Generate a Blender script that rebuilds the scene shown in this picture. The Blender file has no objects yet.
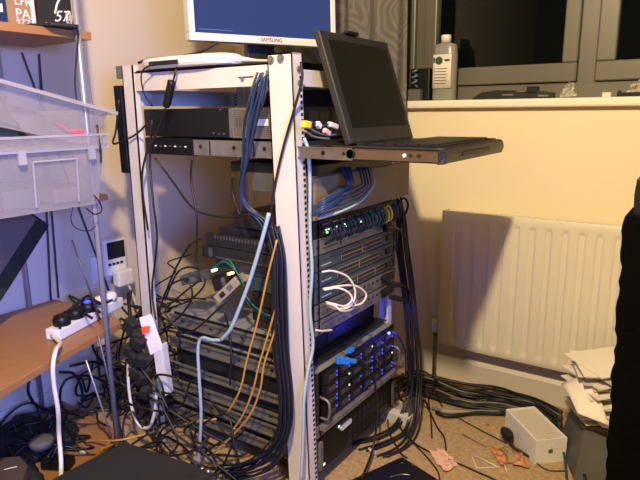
import bpy, bmesh, math, random
from mathutils import Vector, Matrix
random.seed(7)
PI=math.pi
scn=bpy.context.scene; COL=scn.collection
# ------------------------------------------------------------------ camera calibration (from vanishing points)
F=575.; H=1.1
dn=Vector((346-320,2811-240,F)).normalized()
vx=-550-320; vy=-(dn.x*vx+dn.z*F)/dn.y
mX=Vector((vx,vy,F)).normalized()
cX=-mX; cU=-dn; cY=cU.cross(cX)
CAM=Vector((0,0,H))
def ray(px,py):
    c=Vector((px-320,py-240,F)); return Vector((cX.dot(c),cY.dot(c),cU.dot(c)))
def ax(px,py,x): d=ray(px,py); return CAM+d*((x-CAM.x)/d.x)
def ay(px,py,y): d=ray(px,py); return CAM+d*((y-CAM.y)/d.y)
def az(px,py,z): d=ray(px,py); return CAM+d*((z-CAM.z)/d.z)
# ------------------------------------------------------------------ materials
def mat(name,col,rough=.5,metal=0,noise=0,nscale=20,bump=0,bscale=80,spec=.5,emit=None,es=0,trans=0,alpha=1,sheen=0,coat=0):
    m=bpy.data.materials.new(name); m.use_nodes=True
    nt=m.node_tree; b=nt.nodes['Principled BSDF']; N=nt.nodes; L=nt.links
    b.inputs['Base Color'].default_value=(*col,1); b.inputs['Roughness'].default_value=rough
    b.inputs['Metallic'].default_value=metal; b.inputs['Specular IOR Level'].default_value=spec
    b.inputs['Transmission Weight'].default_value=trans; b.inputs['Alpha'].default_value=alpha
    b.inputs['Coat Weight'].default_value=coat
    if emit: b.inputs['Emission Color'].default_value=(*emit,1); b.inputs['Emission Strength'].default_value=es
    tc=N.new('ShaderNodeTexCoord')
    if noise:
        n=N.new('ShaderNodeTexNoise'); n.inputs['Scale'].default_value=nscale; n.inputs['Detail'].default_value=4
        L.new(tc.outputs['Object'],n.inputs['Vector'])
        r=N.new('ShaderNodeValToRGB'); e=r.color_ramp.elements
        e[0].position=.3; e[1].position=.7
        e[0].color=(*[c*(1-noise) for c in col],1); e[1].color=(*[min(1,c*(1+noise)) for c in col],1)
        L.new(n.outputs['Fac'],r.inputs['Fac']); L.new(r.outputs['Color'],b.inputs['Base Color'])
    if bump:
        n=N.new('ShaderNodeTexNoise'); n.inputs['Scale'].default_value=bscale; n.inputs['Detail'].default_value=3
        L.new(tc.outputs['Object'],n.inputs['Vector'])
        bp=N.new('ShaderNodeBump'); bp.inputs['Strength'].default_value=bump; bp.inputs['Distance'].default_value=.004
        L.new(n.outputs['Fac'],bp.inputs['Height']); L.new(bp.outputs['Normal'],b.inputs['Normal'])
    return m
M={}
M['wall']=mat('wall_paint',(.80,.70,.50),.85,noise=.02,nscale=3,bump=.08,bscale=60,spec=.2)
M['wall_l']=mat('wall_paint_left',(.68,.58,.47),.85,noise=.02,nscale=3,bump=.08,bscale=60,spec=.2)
M['ceil']=mat('ceiling_darkened',(.20,.19,.17),.9)  # unseen ceiling, darkened to cut bounced light
M['wall_b']=mat('wall_unseen_darkened',(.16,.15,.13),.9)  # unseen walls, colour darkened to lower the room's bounce
M['skirt']=mat('skirting_gloss',(.62,.57,.45),.45,spec=.4)
M['sill']=mat('sill_gloss',(.84,.78,.66),.35)
M['upvc']=mat('window_frame_shaded',(.125,.115,.095),.4,noise=.06,nscale=5)  # shade on the frame is put into its colour
M['rad']=mat('radiator_enamel',(.68,.63,.52),.35)
M['cream']=mat('rack_cream_paint',(.64,.60,.54),.42,noise=.04,nscale=12)
M['black']=mat('black_plastic',(.007,.007,.0075),.45,bump=.05,spec=.3)
M['blackm']=mat('black_matt',(.010,.010,.010),.8,bump=.2,bscale=200)
M['sidebk']=mat('side_black',(.013,.013,.014),.5)
M['slidelip']=mat('slide_lip',(.22,.215,.17),.4,metal=.5,noise=.2,nscale=30)
M['dgrey']=mat('dark_grey_metal',(.022,.022,.024),.4,metal=.3,noise=.2,nscale=30)
M['lid']=mat('grey_steel_lid',(.26,.265,.25),.45,metal=.15,noise=.12,nscale=8)
M['steel']=mat('steel',(.30,.28,.26),.33,metal=.9,noise=.15,nscale=40)
M['dsteel']=mat('dull_steel',(.20,.19,.165),.42,metal=.4,noise=.2,nscale=25)
M['brass']=mat('brassy_steel',(.28,.21,.15),.35,metal=.9,noise=.1,nscale=15)
M['chrome']=mat('chrome_tube',(.34,.34,.40),.3,metal=.4)
M['wire']=mat('wire_grey',(.10,.11,.16),.4,metal=.6)
M['teal']=mat('switch_teal',(.028,.050,.062),.5,noise=.08,nscale=12)
M['silver']=mat('silver_panel',(.17,.165,.155),.45,metal=.5,noise=.12,nscale=30)
M['white']=mat('white_plastic',(.75,.73,.70),.35)
M['whited']=mat('white_dull',(.62,.60,.56),.5,noise=.1)  # duller white; also paints in shade on the upright extension block's lower body
M['hole']=mat('hole_dark',(.008,.008,.008),.9)
M['port']=mat('port_dark',(.008,.008,.010),.6)
M['portpin']=mat('port_gold',(.30,.26,.18),.4,metal=.3)
M['card']=mat('brown_card',(.20,.155,.085),.8,noise=.08,nscale=9)
M['blue']=mat('blue_cable',(.010,.028,.08),.4)
M['blue2']=mat('slate_blue_cable',(.028,.055,.105),.4)
M['navy']=mat('navy_cable',(.006,.009,.022),.45)
M['bluep']=mat('bright_blue_plastic',(.02,.20,.75),.4)
M['lblue']=mat('pale_blue_cable',(.33,.44,.50),.45)
M['wcab']=mat('white_cable',(.72,.68,.60),.45)
M['yel']=mat('yellow_cable',(.52,.27,.05),.45)
M['yelp']=mat('yellow_plug',(.75,.55,.05),.4)
M['green']=mat('green_cable',(.008,.10,.055),.45)
M['teal_c']=mat('teal_cable',(.008,.055,.06),.45)
M['blk']=mat('black_cable',(.010,.010,.011),.45)
M['gry']=mat('grey_cable',(.16,.15,.14),.5)
M['beige']=mat('beige_plastic',(.30,.25,.17),.5)
M['olive']=mat('dim_metal_box',(.10,.10,.09),.5,metal=.3,noise=.15)
M['lapface']=mat('dim_brown_face',(.10,.08,.075),.6)
M['redc']=mat('red_switch',(.7,.02,.01),.4,emit=(1,.05,.02),es=.8)
M['pink']=mat('pink_paper',(.70,.42,.34),.8,noise=.05)
M['paper']=mat('paper',(.74,.69,.60),.85,noise=.04,nscale=6)
M['paper2']=mat('paper_grey',(.50,.48,.50),.85,noise=.05,nscale=6)  # greyish paper stock
M['bin']=mat('grey_bin',(.085,.083,.08),.6,noise=.08)
M['fab']=mat('black_fabric',(.002,.002,.0015),.95,bump=.5,bscale=90,spec=.02)
M['orange']=mat('orange_print',(.50,.20,.09),.4,noise=.6,nscale=60)
M['foil']=mat('clear_foil',(.45,.35,.20),.2,alpha=.6,noise=.4,nscale=50)
M['wood_stick']=mat('stick_wood',(.28,.17,.09),.7)
M['grille']=mat('vent_grey',(.10,.10,.10),.5,metal=.4)
M['bay']=mat('bay_black',(.010,.010,.012),.35)
M['tower']=mat('dark_case',(.014,.0145,.0145),.55,noise=.1,nscale=10)
M['text']=mat('text_dark',(.04,.04,.05),.6)
M['textw']=mat('text_white',(.7,.7,.7),.6)
M['lcdface']=mat('lcd_face_black',(.006,.006,.004),.3,noise=.15,nscale=3,spec=.25)
M['lcdbez']=mat('lcd_bezel',(.020,.019,.017),.4)
M['led_b']=mat('led_blue',(.0,.02,.3),.4,emit=(.03,.08,1),es=16)
M['led_bs']=mat('led_blue_soft',(.0,.01,.1),.4,emit=(.05,.06,1),es=1.0)
M['led_w']=mat('led_white',(.3,.3,.3),.4,emit=(.8,.9,.7),es=.7)
M['led_g']=mat('led_green',(.0,.3,.05),.4,emit=(.25,1,.3),es=3)
M['led_o']=mat('led_orange',(.3,.1,.02),.4,emit=(1,.35,.08),es=5)
M['panel_brown']=mat('router_brown',(.07,.05,.045),.5)
M['dustgrey']=mat('dust_grey',(.10,.10,.10),.7)
def carpet():
    m=mat('carpet_tan',(.43,.30,.17),.95,noise=.22,nscale=70,bump=.9,bscale=260,spec=.1); return m
M['carpet']=carpet()
def beech():
    m=mat('beech_wood',(.42,.20,.085),.45)
    N=m.node_tree.nodes; L=m.node_tree.links; b=N['Principled BSDF']
    tc=N.new('ShaderNodeTexCoord'); mp=N.new('ShaderNodeMapping'); mp.inputs['Scale'].default_value=(14,1.6,14)
    n=N.new('ShaderNodeTexNoise'); n.inputs['Scale'].default_value=4; n.inputs['Detail'].default_value=6
    r=N.new('ShaderNodeValToRGB'); r.color_ramp.elements[0].color=(.25,.11,.042,1); r.color_ramp.elements[1].color=(.38,.19,.08,1)
    L.new(tc.outputs['Object'],mp.inputs['Vector']); L.new(mp.outputs['Vector'],n.inputs['Vector'])
    L.new(n.outputs['Fac'],r.inputs['Fac']); L.new(r.outputs['Color'],b.inputs['Base Color']); return m
M['beech']=beech()
def curtain_mat():
    m=mat('curtain_swirl',(.2,.18,.16),.9)
    N=m.node_tree.nodes; L=m.node_tree.links; b=N['Principled BSDF']
    tc=N.new('ShaderNodeTexCoord'); v=N.new('ShaderNodeTexVoronoi'); v.inputs['Scale'].default_value=6
    mp=N.new('ShaderNodeMapping'); mp.inputs['Scale'].default_value=(1,0.01,.6)
    n=N.new('ShaderNodeTexNoise'); n.inputs['Scale'].default_value=6
    mx=N.new('ShaderNodeMix'); mx.data_type='RGBA'; mx.inputs[0].default_value=.12
    L.new(tc.outputs['Object'],mp.inputs['Vector']); L.new(mp.outputs['Vector'],n.inputs['Vector'])
    L.new(mp.outputs['Vector'],mx.inputs[6]); L.new(n.outputs['Color'],mx.inputs[7]); L.new(mx.outputs[2],v.inputs['Vector'])
    mu=N.new('ShaderNodeMath'); mu.operation='MULTIPLY'; mu.inputs[1].default_value=75
    s=N.new('ShaderNodeMath'); s.operation='SINE'
    L.new(v.outputs['Distance'],mu.inputs[0]); L.new(mu.outputs[0],s.inputs[0])
    r=N.new('ShaderNodeValToRGB'); r.color_ramp.elements[0].position=.0; r.color_ramp.elements[1].position=.22
    r.color_ramp.elements[0].color=(.125,.115,.105,1); r.color_ramp.elements[1].color=(.17,.155,.14,1)
    L.new(s.outputs[0],r.inputs['Fac']); L.new(r.outputs['Color'],b.inputs['Base Color']); return m
M['curtain']=curtain_mat()
def thinglass(name,tint,fac,rough=.05):
    m=bpy.data.materials.new(name); m.use_nodes=True; N=m.node_tree.nodes; L=m.node_tree.links; N.clear()
    o=N.new('ShaderNodeOutputMaterial'); t=N.new('ShaderNodeBsdfTransparent'); t.inputs[0].default_value=(*tint,1)
    g=N.new('ShaderNodeBsdfGlossy'); g.inputs['Roughness'].default_value=rough; mx=N.new('ShaderNodeMixShader')
    f=N.new('ShaderNodeFresnel'); f.inputs[0].default_value=fac
    L.new(f.outputs[0],mx.inputs[0]); L.new(t.outputs[0],mx.inputs[1]); L.new(g.outputs[0],mx.inputs[2]); L.new(mx.outputs[0],o.inputs[0]); return m
M['glass']=thinglass('window_glass',(.8,.85,.82),1.28,.02)
def milky(name,col,fac,rough=.3):
    m=bpy.data.materials.new(name); m.use_nodes=True; N=m.node_tree.nodes; L=m.node_tree.links
    b=N['Principled BSDF']; b.inputs['Base Color'].default_value=(*col,1); b.inputs['Roughness'].default_value=rough
    o=N['Material Output']; t=N.new('ShaderNodeBsdfTransparent'); mx=N.new('ShaderNodeMixShader'); mx.inputs[0].default_value=fac
    L.new(t.outputs[0],mx.inputs[1]); L.new(b.outputs[0],mx.inputs[2]); L.new(mx.outputs[0],o.inputs[0]); return m
M['tub']=milky('milky_tub',(.40,.375,.375),.36)
M['tubrim']=milky('milky_rim',(.50,.48,.50),.5)
M['cling']=milky('crumpled_clear',(.75,.7,.6),.45,.15)
M['bottle']=milky('bottle_body',(.30,.30,.28),.85,.25)
def screen_mat():
    m=mat('screen_on',(.01,.012,.03),.2,emit=(.028,.055,.19),es=.42); return m
M['screen']=screen_mat()
M['scr_text']=mat('screen_text',(.02,.03,.05),.3,emit=(.12,.2,.5),es=.6)
# ------------------------------------------------------------------ mesh builder
def smooth(pts,n=6):
    pts=[Vector(p) for p in pts]
    if len(pts)<3: return pts
    P=[pts[0]*2-pts[1]]+pts+[pts[-1]*2-pts[-2]]; out=[]
    for i in range(1,len(P)-2):
        a,b,c,d=P[i-1],P[i],P[i+1],P[i+2]
        for k in range(n):
            t=k/n; out.append(.5*((2*b)+(c-a)*t+(2*a-5*b+4*c-d)*t*t+(3*b-a-3*c+d)*t**3))
    out.append(pts[-1]); return out
class MB:
    def __init__(s): s.bm=bmesh.new(); s.mats=[]
    def mi(s,m):
        if m not in s.mats: s.mats.append(m)
        return s.mats.index(m)
    def poly8(s,vs,m):
        v=[s.bm.verts.new(p) for p in vs]; k=s.mi(m)
        for f in ((0,3,2,1),(4,5,6,7),(0,1,5,4),(1,2,6,5),(2,3,7,6),(3,0,4,7)):
            s.bm.faces.new([v[i] for i in f]).material_index=k
        return s
    def box(s,x0,x1,y0,y1,z0,z1,m,shear=0):
        vs=[(x0,y0,z0),(x1,y0,z0),(x1,y1,z0),(x0,y1,z0),(x0,y0,z1),(x1,y0,z1),(x1,y1,z1),(x0,y1,z1)]
        if shear: vs=[(x-shear*z,y,z) for x,y,z in vs]
        return s.poly8(vs,m)
    def frame(s,o,u,v,w,m):      # parallelepiped from corner o with edge vectors
        o,u,v,w=map(Vector,(o,u,v,w))
        return s.poly8([o,o+u,o+u+v,o+v,o+w,o+u+w,o+u+v+w,o+v+w],m)
    def prism(s,pts,ext,m):
        k=s.mi(m); ext=Vector(ext); a=[s.bm.verts.new(p) for p in pts]; b=[s.bm.verts.new(Vector(p)+ext) for p in pts]
        s.bm.faces.new(a[::-1]).material_index=k; s.bm.faces.new(b).material_index=k
        n=len(a)
        for i in range(n): s.bm.faces.new((a[i],a[(i+1)%n],b[(i+1)%n],b[i])).material_index=k
        return s
    def tube(s,pts,r,m,seg=6,sm=6,flat=False):
        P=smooth(pts,sm) if sm else [Vector(p) for p in pts]; k=s.mi(m); rings=[]
        nrm=None
        for i,p in enumerate(P):
            t=(P[min(i+1,len(P)-1)]-P[max(i-1,0)])
            if t.length<1e-9: t=Vector((0,0,1))
            t.normalize()
            if nrm is None:
                nrm=t.orthogonal().normalized()
            else:
                nrm=nrm-t*nrm.dot(t)
                nrm=nrm.normalized() if nrm.length>1e-6 else t.orthogonal().normalized()
            b=t.cross(nrm); rr=r[min(i,len(r)-1)] if isinstance(r,(list,tuple)) else r
            rings.append([s.bm.verts.new(p+(nrm*math.cos(a)+b*math.sin(a))*rr) for a in [2*PI*j/seg for j in range(seg)]])
        for i in range(len(rings)-1):
            for j in range(seg):
                f=s.bm.faces.new((rings[i][j],rings[i][(j+1)%seg],rings[i+1][(j+1)%seg],rings[i+1][j])); f.material_index=k; f.smooth=not flat
        s.bm.faces.new(rings[0][::-1]).material_index=k; s.bm.faces.new(rings[-1]).material_index=k
        return s
    def cyl(s,p,q,r,m,seg=14): return s.tube([p,q],r,m,seg,0)
    def lathe(s,c,prof,m,seg=20,axis='z'):
        k=s.mi(m); c=Vector(c); rings=[]
        for r,h in prof:
            rings.append([s.bm.verts.new(c+Vector((max(r,1e-4)*math.cos(a),max(r,1e-4)*math.sin(a),h))) for a in [2*PI*j/seg for j in range(seg)]])
        for i in range(len(rings)-1):
            for j in range(seg):
                f=s.bm.faces.new((rings[i][j],rings[i][(j+1)%seg],rings[i+1][(j+1)%seg],rings[i+1][j])); f.material_index=k; f.smooth=True
        s.bm.faces.new(rings[0][::-1]).material_index=k; s.bm.faces.new(rings[-1]).material_index=k
        return s
    def grid(s,fn,nu,nv,m,sm=True):
        k=s.mi(m); g=[[s.bm.verts.new(fn(i/nu,j/nv)) for j in range(nv+1)] for i in range(nu+1)]
        for i in range(nu):
            for j in range(nv):
                f=s.bm.faces.new((g[i][j],g[i+1][j],g[i+1][j+1],g[i][j+1])); f.material_index=k; f.smooth=sm
        return s
    def rot(s,M4):
        bmesh.ops.transform(s.bm,matrix=M4,verts=s.bm.verts); return s
    def build(s,name,parent=None,bev=0,solid=0,subd=0):
        root=Vector((0,0,0))
        if parent is not None: root=ROOT[parent]
        else:
            co=[v.co for v in s.bm.verts]
            xs=[c.x for c in co]; ys=[c.y for c in co]
            root=Vector(((min(xs)+max(xs))/2,(min(ys)+max(ys))/2,min(c.z for c in co)))
        me=bpy.data.meshes.new(name)
        bmesh.ops.recalc_face_normals(s.bm,faces=s.bm.faces) if not solid else None
        for v in s.bm.verts: v.co-=root
        s.bm.to_mesh(me); s.bm.free()
        for m in s.mats: me.materials.append(M[m])
        o=bpy.data.objects.new(name,me); COL.objects.link(o)
        if parent is not None: o.parent=parent
        else: o.location=root
        if solid:
            md=o.modifiers.new('thick','SOLIDIFY'); md.thickness=solid; md.offset=0
        if subd:
            md=o.modifiers.new('sub','SUBSURF'); md.levels=subd; md.render_levels=subd
        if bev:
            md=o.modifiers.new('bev','BEVEL'); md.width=bev; md.segments=2; md.limit_method='ANGLE'
        ROOT[o]=root; return o
ROOT={}
def tag(o,label,cat,group=None,kind=None):
    o['label']=label; o['category']=cat
    if group: o['group']=group
    if kind: o['kind']=kind
    return o
def empty(name,loc,label,cat,group=None):
    o=bpy.data.objects.new(name,None); COL.objects.link(o); o.location=loc; o.empty_display_size=.05
    ROOT[o]=Vector(loc); return tag(o,label,cat,group)
def struct(o): o['kind']='structure'; return o
def B(): return MB()
def textmesh(s,size,name,parent,o,u,v,m,ext=.0006,align='LEFT'):
    """flat lettering as mesh: origin o, unit right u, unit up v"""
    c=bpy.data.curves.new('t','FONT'); c.body=s; c.size=size; c.extrude=ext; c.align_x=align
    t=bpy.data.objects.new('t',c); COL.objects.link(t)
    bpy.context.view_layer.update()
    me=bpy.data.meshes.new_from_object(t); bpy.data.objects.remove(t)
    u=Vector(u).normalized(); v=Vector(v).normalized(); w=u.cross(v)
    r=Matrix((u,v,w)).transposed().to_4x4(); r.translation=Vector(o)-ROOT[parent]
    me.transform(r); me.materials.clear(); me.materials.append(M[m])
    ob=bpy.data.objects.new(name,me); COL.objects.link(ob); ob.parent=parent; ROOT[ob]=ROOT[parent]; return ob
def cable(pts,r,m,label,name='cable',cat='cable',group=None,seg=6):
    return tag(B().tube(pts,r,m,seg).build(name),label,cat,group)

# ================================================================== SETTING
XL=-1.95; YR=2.165; ZC=2.4; SZ=1.137
struct(B().box(XL-.1,3.4,-3.1,YR+.35,-.1,0,'carpet').build('floor'))
struct(B().box(XL-.1,3.4,-3.1,YR+.35,ZC,ZC+.1,'ceil').build('ceiling'))
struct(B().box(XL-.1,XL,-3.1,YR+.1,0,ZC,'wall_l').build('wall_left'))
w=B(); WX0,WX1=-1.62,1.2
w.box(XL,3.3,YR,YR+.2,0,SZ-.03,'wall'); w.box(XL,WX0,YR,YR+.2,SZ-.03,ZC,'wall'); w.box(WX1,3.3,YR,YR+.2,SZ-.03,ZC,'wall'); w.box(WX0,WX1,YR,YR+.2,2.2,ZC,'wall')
struct(w.build('wall_right'))
struct(B().box(3.3,3.4,-3.1,YR+.1,0,ZC,'wall_b').build('wall_front'))
struct(B().box(XL,3.3,-3.1,-3.0,0,ZC,'wall_b').build('wall_back'))
sk=lambda: None
b=B(); b.prism([(XL,-1.6,0),(XL+.018,-1.6,0),(XL+.018,-1.6,.078),(XL+.008,-1.6,.093),(XL,-1.6,.093)],(0,YR+1.6,0),'skirt'); struct(b.build('baseboard_left'))
b=B(); b.prism([(XL+.02,YR,0),(XL+.02,YR-.018,0),(XL+.02,YR-.018,.085),(XL+.02,YR-.008,.1),(XL+.02,YR,.1)],(4.0,0,0),'skirt'); struct(b.build('baseboard_right'))
# sill
struct(B().box(WX0-.04,WX1+.04,YR-.035,YR+.13,SZ-.03,SZ,'sill').build('trim_1',bev=.008))
# window frame with two sashes and their panes
wy=2.285
fr=B()
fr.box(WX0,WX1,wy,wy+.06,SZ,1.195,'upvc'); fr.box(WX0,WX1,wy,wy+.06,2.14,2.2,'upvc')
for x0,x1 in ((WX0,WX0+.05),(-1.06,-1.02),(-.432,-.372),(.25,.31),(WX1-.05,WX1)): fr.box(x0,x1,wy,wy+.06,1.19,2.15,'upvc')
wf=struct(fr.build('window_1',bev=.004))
for x0,x1,wd in ((WX0+.05,-1.06,.06),(-1.02,-.432,.052),(-.372,.25,.062),(.31,WX1-.05,.06)):
    s=B(); yy=wy-.016
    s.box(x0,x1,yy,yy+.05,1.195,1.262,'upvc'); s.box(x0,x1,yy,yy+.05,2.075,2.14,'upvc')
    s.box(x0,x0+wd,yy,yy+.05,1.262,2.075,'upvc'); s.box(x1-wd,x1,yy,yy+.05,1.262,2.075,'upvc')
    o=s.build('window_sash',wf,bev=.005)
    B().box(x0+wd-.005,x1-wd+.005,yy+.02,yy+.026,1.257,2.08,'glass').build('window_pane',wf)
# radiator
RY=2.085; RX0,RX1,RZ0,RZ1=-.84,.36,.168,.72
rad=empty('radiator',((RX0+RX1)/2,RY,RZ0),'cream ribbed panel radiator on the wall below the window','radiator')
pitch=.0555; N_=int((RX1-RX0-.06)/pitch)
def radf(u,v):
    x=RX0+u*(RX1-RX0); z=RZ0+v*(RZ1-RZ0)
    ph=((x-RX0-.035)/pitch); t=ph-math.floor(ph); inside=(0<ph<N_)
    # groove between flat ribs
    g=0
    if inside:
        d=abs(t-.5)*pitch           # groove centred at .5
        if d<.0115: g=1 if d<.007 else (.0115-d)/.0045
        ez=min(z-(RZ0+.03),(RZ1-.035)-z); e=max(0,min(1,ez/.012)); g*=e
    y=RY+.009*g
    rr=min(z-RZ0,RZ1-z)
    if rr<.004: y+=.004-rr
    return (x,y,z)
bm_=B(); bm_.grid(radf,(N_+2)*12,46,'rad'); bm_.box(RX0+.001,RX1-.001,RY+.006,RY+.02,RZ0,RZ1,'rad')
bm_.build('front_panel',rad)
B().box(RX0+.02,RX1-.02,RY+.052,RY+.064,RZ0+.01,RZ1-.01,'rad').build('rear_panel',rad)
t=B()
t.box(RX0,RX0+.004,RY+.01,RY+.064,RZ0,RZ1,'rad').box(RX1-.004,RX1,RY+.01,RY+.064,RZ0,RZ1,'rad'); t.build('side_cover',rad)
t=B()
for k in range(60): 
    x=RX0+.01+k*(RX1-RX0-.02)/60; t.box(x,x+.012,RY+.01,RY+.06,RZ1-.012,RZ1-.004,'rad')
t.build('top_grille',rad)
v=B().cyl((RX0-.025,RY+.035,.0),(RX0-.025,RY+.035,.22),.008,'steel').cyl((RX0-.03,RY+.035,.2),(RX0+.01,RY+.035,.2),.012,'brass'); v.build('valve_pipe',rad)
B().lathe((RX0-.025,RY+.035,.205),[(.012,0),(.017,.01),(.017,.045),(.012,.055)],'white').build('valve_cap',rad)
# curtain
def curt(u,v):
    x=-1.66+u*(.668); z=1.0+v*1.32
    return (x,YR-.085+.022*math.sin(x*52+.5*math.sin(z*2))+.01*math.sin(x*23+1)+.004*math.sin(z*5+x*9),z)
tag(B().grid(curt,150,20,'curtain').build('curtain',solid=.004),'grey curtain with a swirling line pattern hanging at the left of the window','curtain')
B_=B().cyl((-1.75,YR-.085,2.33),(1.3,YR-.085,2.33),.014,'steel'); tag(B_.build('curtain_pole'),'metal curtain pole above the window','curtain pole')

# ================================================================== RACK
rack=empty('server_rack',(-1.19,1.46,0),'open cream-painted four-post rack full of network gear','rack')
ZT=1.243
# near front post (leans a little): C channel, with square mounting holes on its inner flange
p=B(); SH=-.031
lean=lambda x,z: x+.0  # helper kept simple
def leanbox(b,x0,x1,y0,y1,z0,z1,m,k=.036):
    f=lambda x,z:x+k*(1-z/ZT)
    return b.poly8([(f(x0,z0),y0,z0),(f(x1,z0),y0,z0),(f(x1,z0),y1,z0),(f(x0,z0),y1,z0),(f(x0,z1),y0,z1),(f(x1,z1),y0,z1),(f(x1,z1),y1,z1),(f(x0,z1),y1,z1)],m)
leanbox(p,-.962,-.883,1.187,1.191,.0,ZT,'cream'); leanbox(p,-.887,-.883,1.187,1.226,.0,ZT,'cream')
leanbox(p,-.962,-.958,1.187,1.215,.0,ZT,'cream'); leanbox(p,-.962,-.883,1.187,1.226,ZT-.004,ZT,'cream')
for k in range(76):
    z=.04+k*.0152
    leanbox(p,-.8835,-.8822,1.2145,1.2235,z,z+.008,'hole')
p.build('post',rack)
p=B(); p.box(-1.537,-1.487,1.187,1.191,.0,ZT,'cream').box(-1.537,-1.533,1.187,1.23,0,ZT,'cream').box(-1.491,-1.487,1.187,1.21,0,ZT,'cream'); p.build('post',rack)
for (x0,x1) in ((-.905,-.872),(-1.537,-1.487)):
    B().box(x0,x1,1.728,1.732,0,1.20,'cream').box(x0,x0+.004,1.70,1.73,0,1.20,'cream').box(x1-.004,x1,1.70,1.73,0,1.2,'cream').build('post',rack)
B().box(-1.487,-.955,1.193,1.197,1.166,1.222,'cream').box(-1.487,-.955,1.193,1.222,1.218,1.222,'cream').build('top_beam',rack)
B().box(-1.487,-.89,1.722,1.727,1.10,1.175,'dgrey').build('top_beam',rack)
B().box(-.893,-.889,1.226,1.73,1.163,1.205,'cream').build('top_beam',rack)
b=B(); b.box(-1.51,-1.506,1.21,1.70,1.122,1.172,'cream')
for k in range(4): b.box(-1.5062,-1.505,1.66,1.672,1.127+.011*k,1.133+.011*k,'hole')
b.build('top_beam',rack)
B().box(-1.53,-.89,1.2,1.72,1.2225,1.2265,'dgrey').build('top_plate',rack)
for y in (1.70,):
    B().box(-1.6,-.78,y,y+.035,.0,.04,'cream').build('base_beam',rack,bev=.003)
b=B().box(-1.565,-1.537,1.187,1.20,1.205,ZT,'dsteel'); b.build('end_bracket',rack)
for (px,py) in ((271,60),(281,58.5)):
    c=ay(px,py,1.187); b=B(); b.cyl(c,c+Vector((0,-.004,0)),.010,'steel',16); b.cyl(c+Vector((0,-.004,0)),c+Vector((0,-.006,0)),.005,'dsteel',6); b.build('bolt',rack)
for (px,py) in ((298,69),(298.5,83)):
    c=ax(px,py,-.883); b=B(); b.cyl(c,c+Vector((.005,0,0)),.008,'dsteel',12); b.build('bolt',rack)
c=ay(243,79,1.193); b=B().cyl(c,c+Vector((0,-.005,0)),.005,'dsteel',10); b.box(c.x-.015,c.x+.035,c.y-.0015,c.y,c.z+.003,c.z+.006,'hole'); b.build('bolt',rack)

Y0,Y1=1.232,1.712        # outer edges of rack fronts
CY0,CY1=1.243,1.700      # chassis body
XF=-.852
def ears(b,z0,z1,m):
    b.box(XF-.006,XF,Y0,CY0+.01,z0,z1,m); b.box(XF-.006,XF,CY1-.01,Y1,z0,z1,m)
    for y in (Y0+.006,Y1-.01):
        b.box(XF-.0005,XF+.0015,y,y+.006,(z0+z1)/2-.004,(z0+z1)/2+.004,'hole')
def device(name,label,cat,z0,z1,depth,fm,bm,group=None):
    r=empty(name,(XF-depth/2,1.47,z0),label,cat,group)
    b=B(); b.box(XF-depth,XF-.004,CY0,CY1,z0+.001,z1-.001,'sidebk' if z0<.3 else bm); b.build('chassis',r,bev=.0015)
    f=B(); f.box(XF-.005,XF,CY0,CY1,z0+.001,z1-.001,fm); ears(f,z0+.001,z1-.001,fm); f.build('front_panel',r,bev=.001)
    return r
def slide(r,z,x0,x1,h=.03,m='dsteel'):
    b=B(); b.box(x0,x1,1.232,1.236,z,z+h,m); b.box(x0,x1,1.226,1.232,z,z+.005,'slidelip'); b.box(x0,x1,1.226,1.232,z+h-.005,z+h,'slidelip'); b.box(x0+.04,x1,1.2305,1.2325,z+h*.62,z+h*.72,'slidelip')
    k=x0+.05
    while k<x1-.03: b.box(k,k+.012,1.2312,1.2322,z+h*.4,z+h*.6,'hole'); k+=.13
    b.build('slide_rail',r)
# top black server (2U) with a silver side
srv=empty('black_server',(-1.2,1.45,1.03),'black and silver server in the highest rack slot, under the white beam','server')
B().box(-1.484,-1.12,1.215,1.69,1.03,1.112,'black').build('rear_chassis',srv,bev=.002)
b=B(); b.box(-1.12,-.90,1.215,1.69,1.03,1.112,'dsteel')
for k in range(9): b.box(-1.10+k*.012,-1.094+k*.012,1.2138,1.2152,1.06,1.085,'grille')
for k in range(14):
    b.box(-1.108+.0*k,-.905,1.2142,1.2152,1.036+k*.0052,1.0375+k*.0052,'grille')
b.build('front_chassis',srv)
B().box(-1.025,-.985,1.2125,1.214,1.064,1.082,'white').build('label',srv)
b=B(); b.box(-1.124,-1.114,1.212,1.215,1.032,1.11,'silver'); b.build('bracket',srv)
b=B(); b.box(-.90,-.885,1.235,1.70,1.03,1.112,'black')
for k in range(8): b.box(-.8852,-.884,1.26+k*.053,1.30+k*.053,1.04,1.10,'dgrey')
b.build('front_panel',srv)
b=B()
for px in (218,230,237): pass
for x,z in ((-1.17,1.039),(-1.15,1.039),(-1.19,1.041),(-1.16,1.106)): b.box(x,x+.006,1.2135,1.2152,z,z+.004,'steel')
b.build('screw',srv)
# ---------------- console drawer (KVM)
kd=empty('console_drawer',(-.85,1.45,.985),'pulled-out rack console tray with a raised black flat screen','console')
b=B(); b.box(-1.484,-1.27,1.213,1.69,.975,1.026,'black'); b.box(-1.27,-.90,1.213,1.69,.978,1.022,'dsteel')
for x in (-1.24,-1.11,-1.0): b.cyl((x,1.2125,1.003),(x,1.211,1.003),.006,'dgrey',10)
for x in (-1.235,-1.07): b.box(x+.03,x+.034,1.211,1.2135,.98,1.02,'hole')
for k in range(7): b.box(-1.44+k*.022,-1.432+k*.022,1.2115,1.2135,.999,1.003,'silver' if k%2 else 'white')
b.build('rear_housing',kd)
b=B(); b.box(-.90,-.507,1.216,1.648,.997,1.017,'lcdbez'); b.box(-.90,-.51,1.222,1.642,.982,.998,'black'); b.build('tray',kd,bev=.002)
b=B(); b.box(-.70,-.515,1.228,1.655,1.016,1.021,'black')
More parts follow.
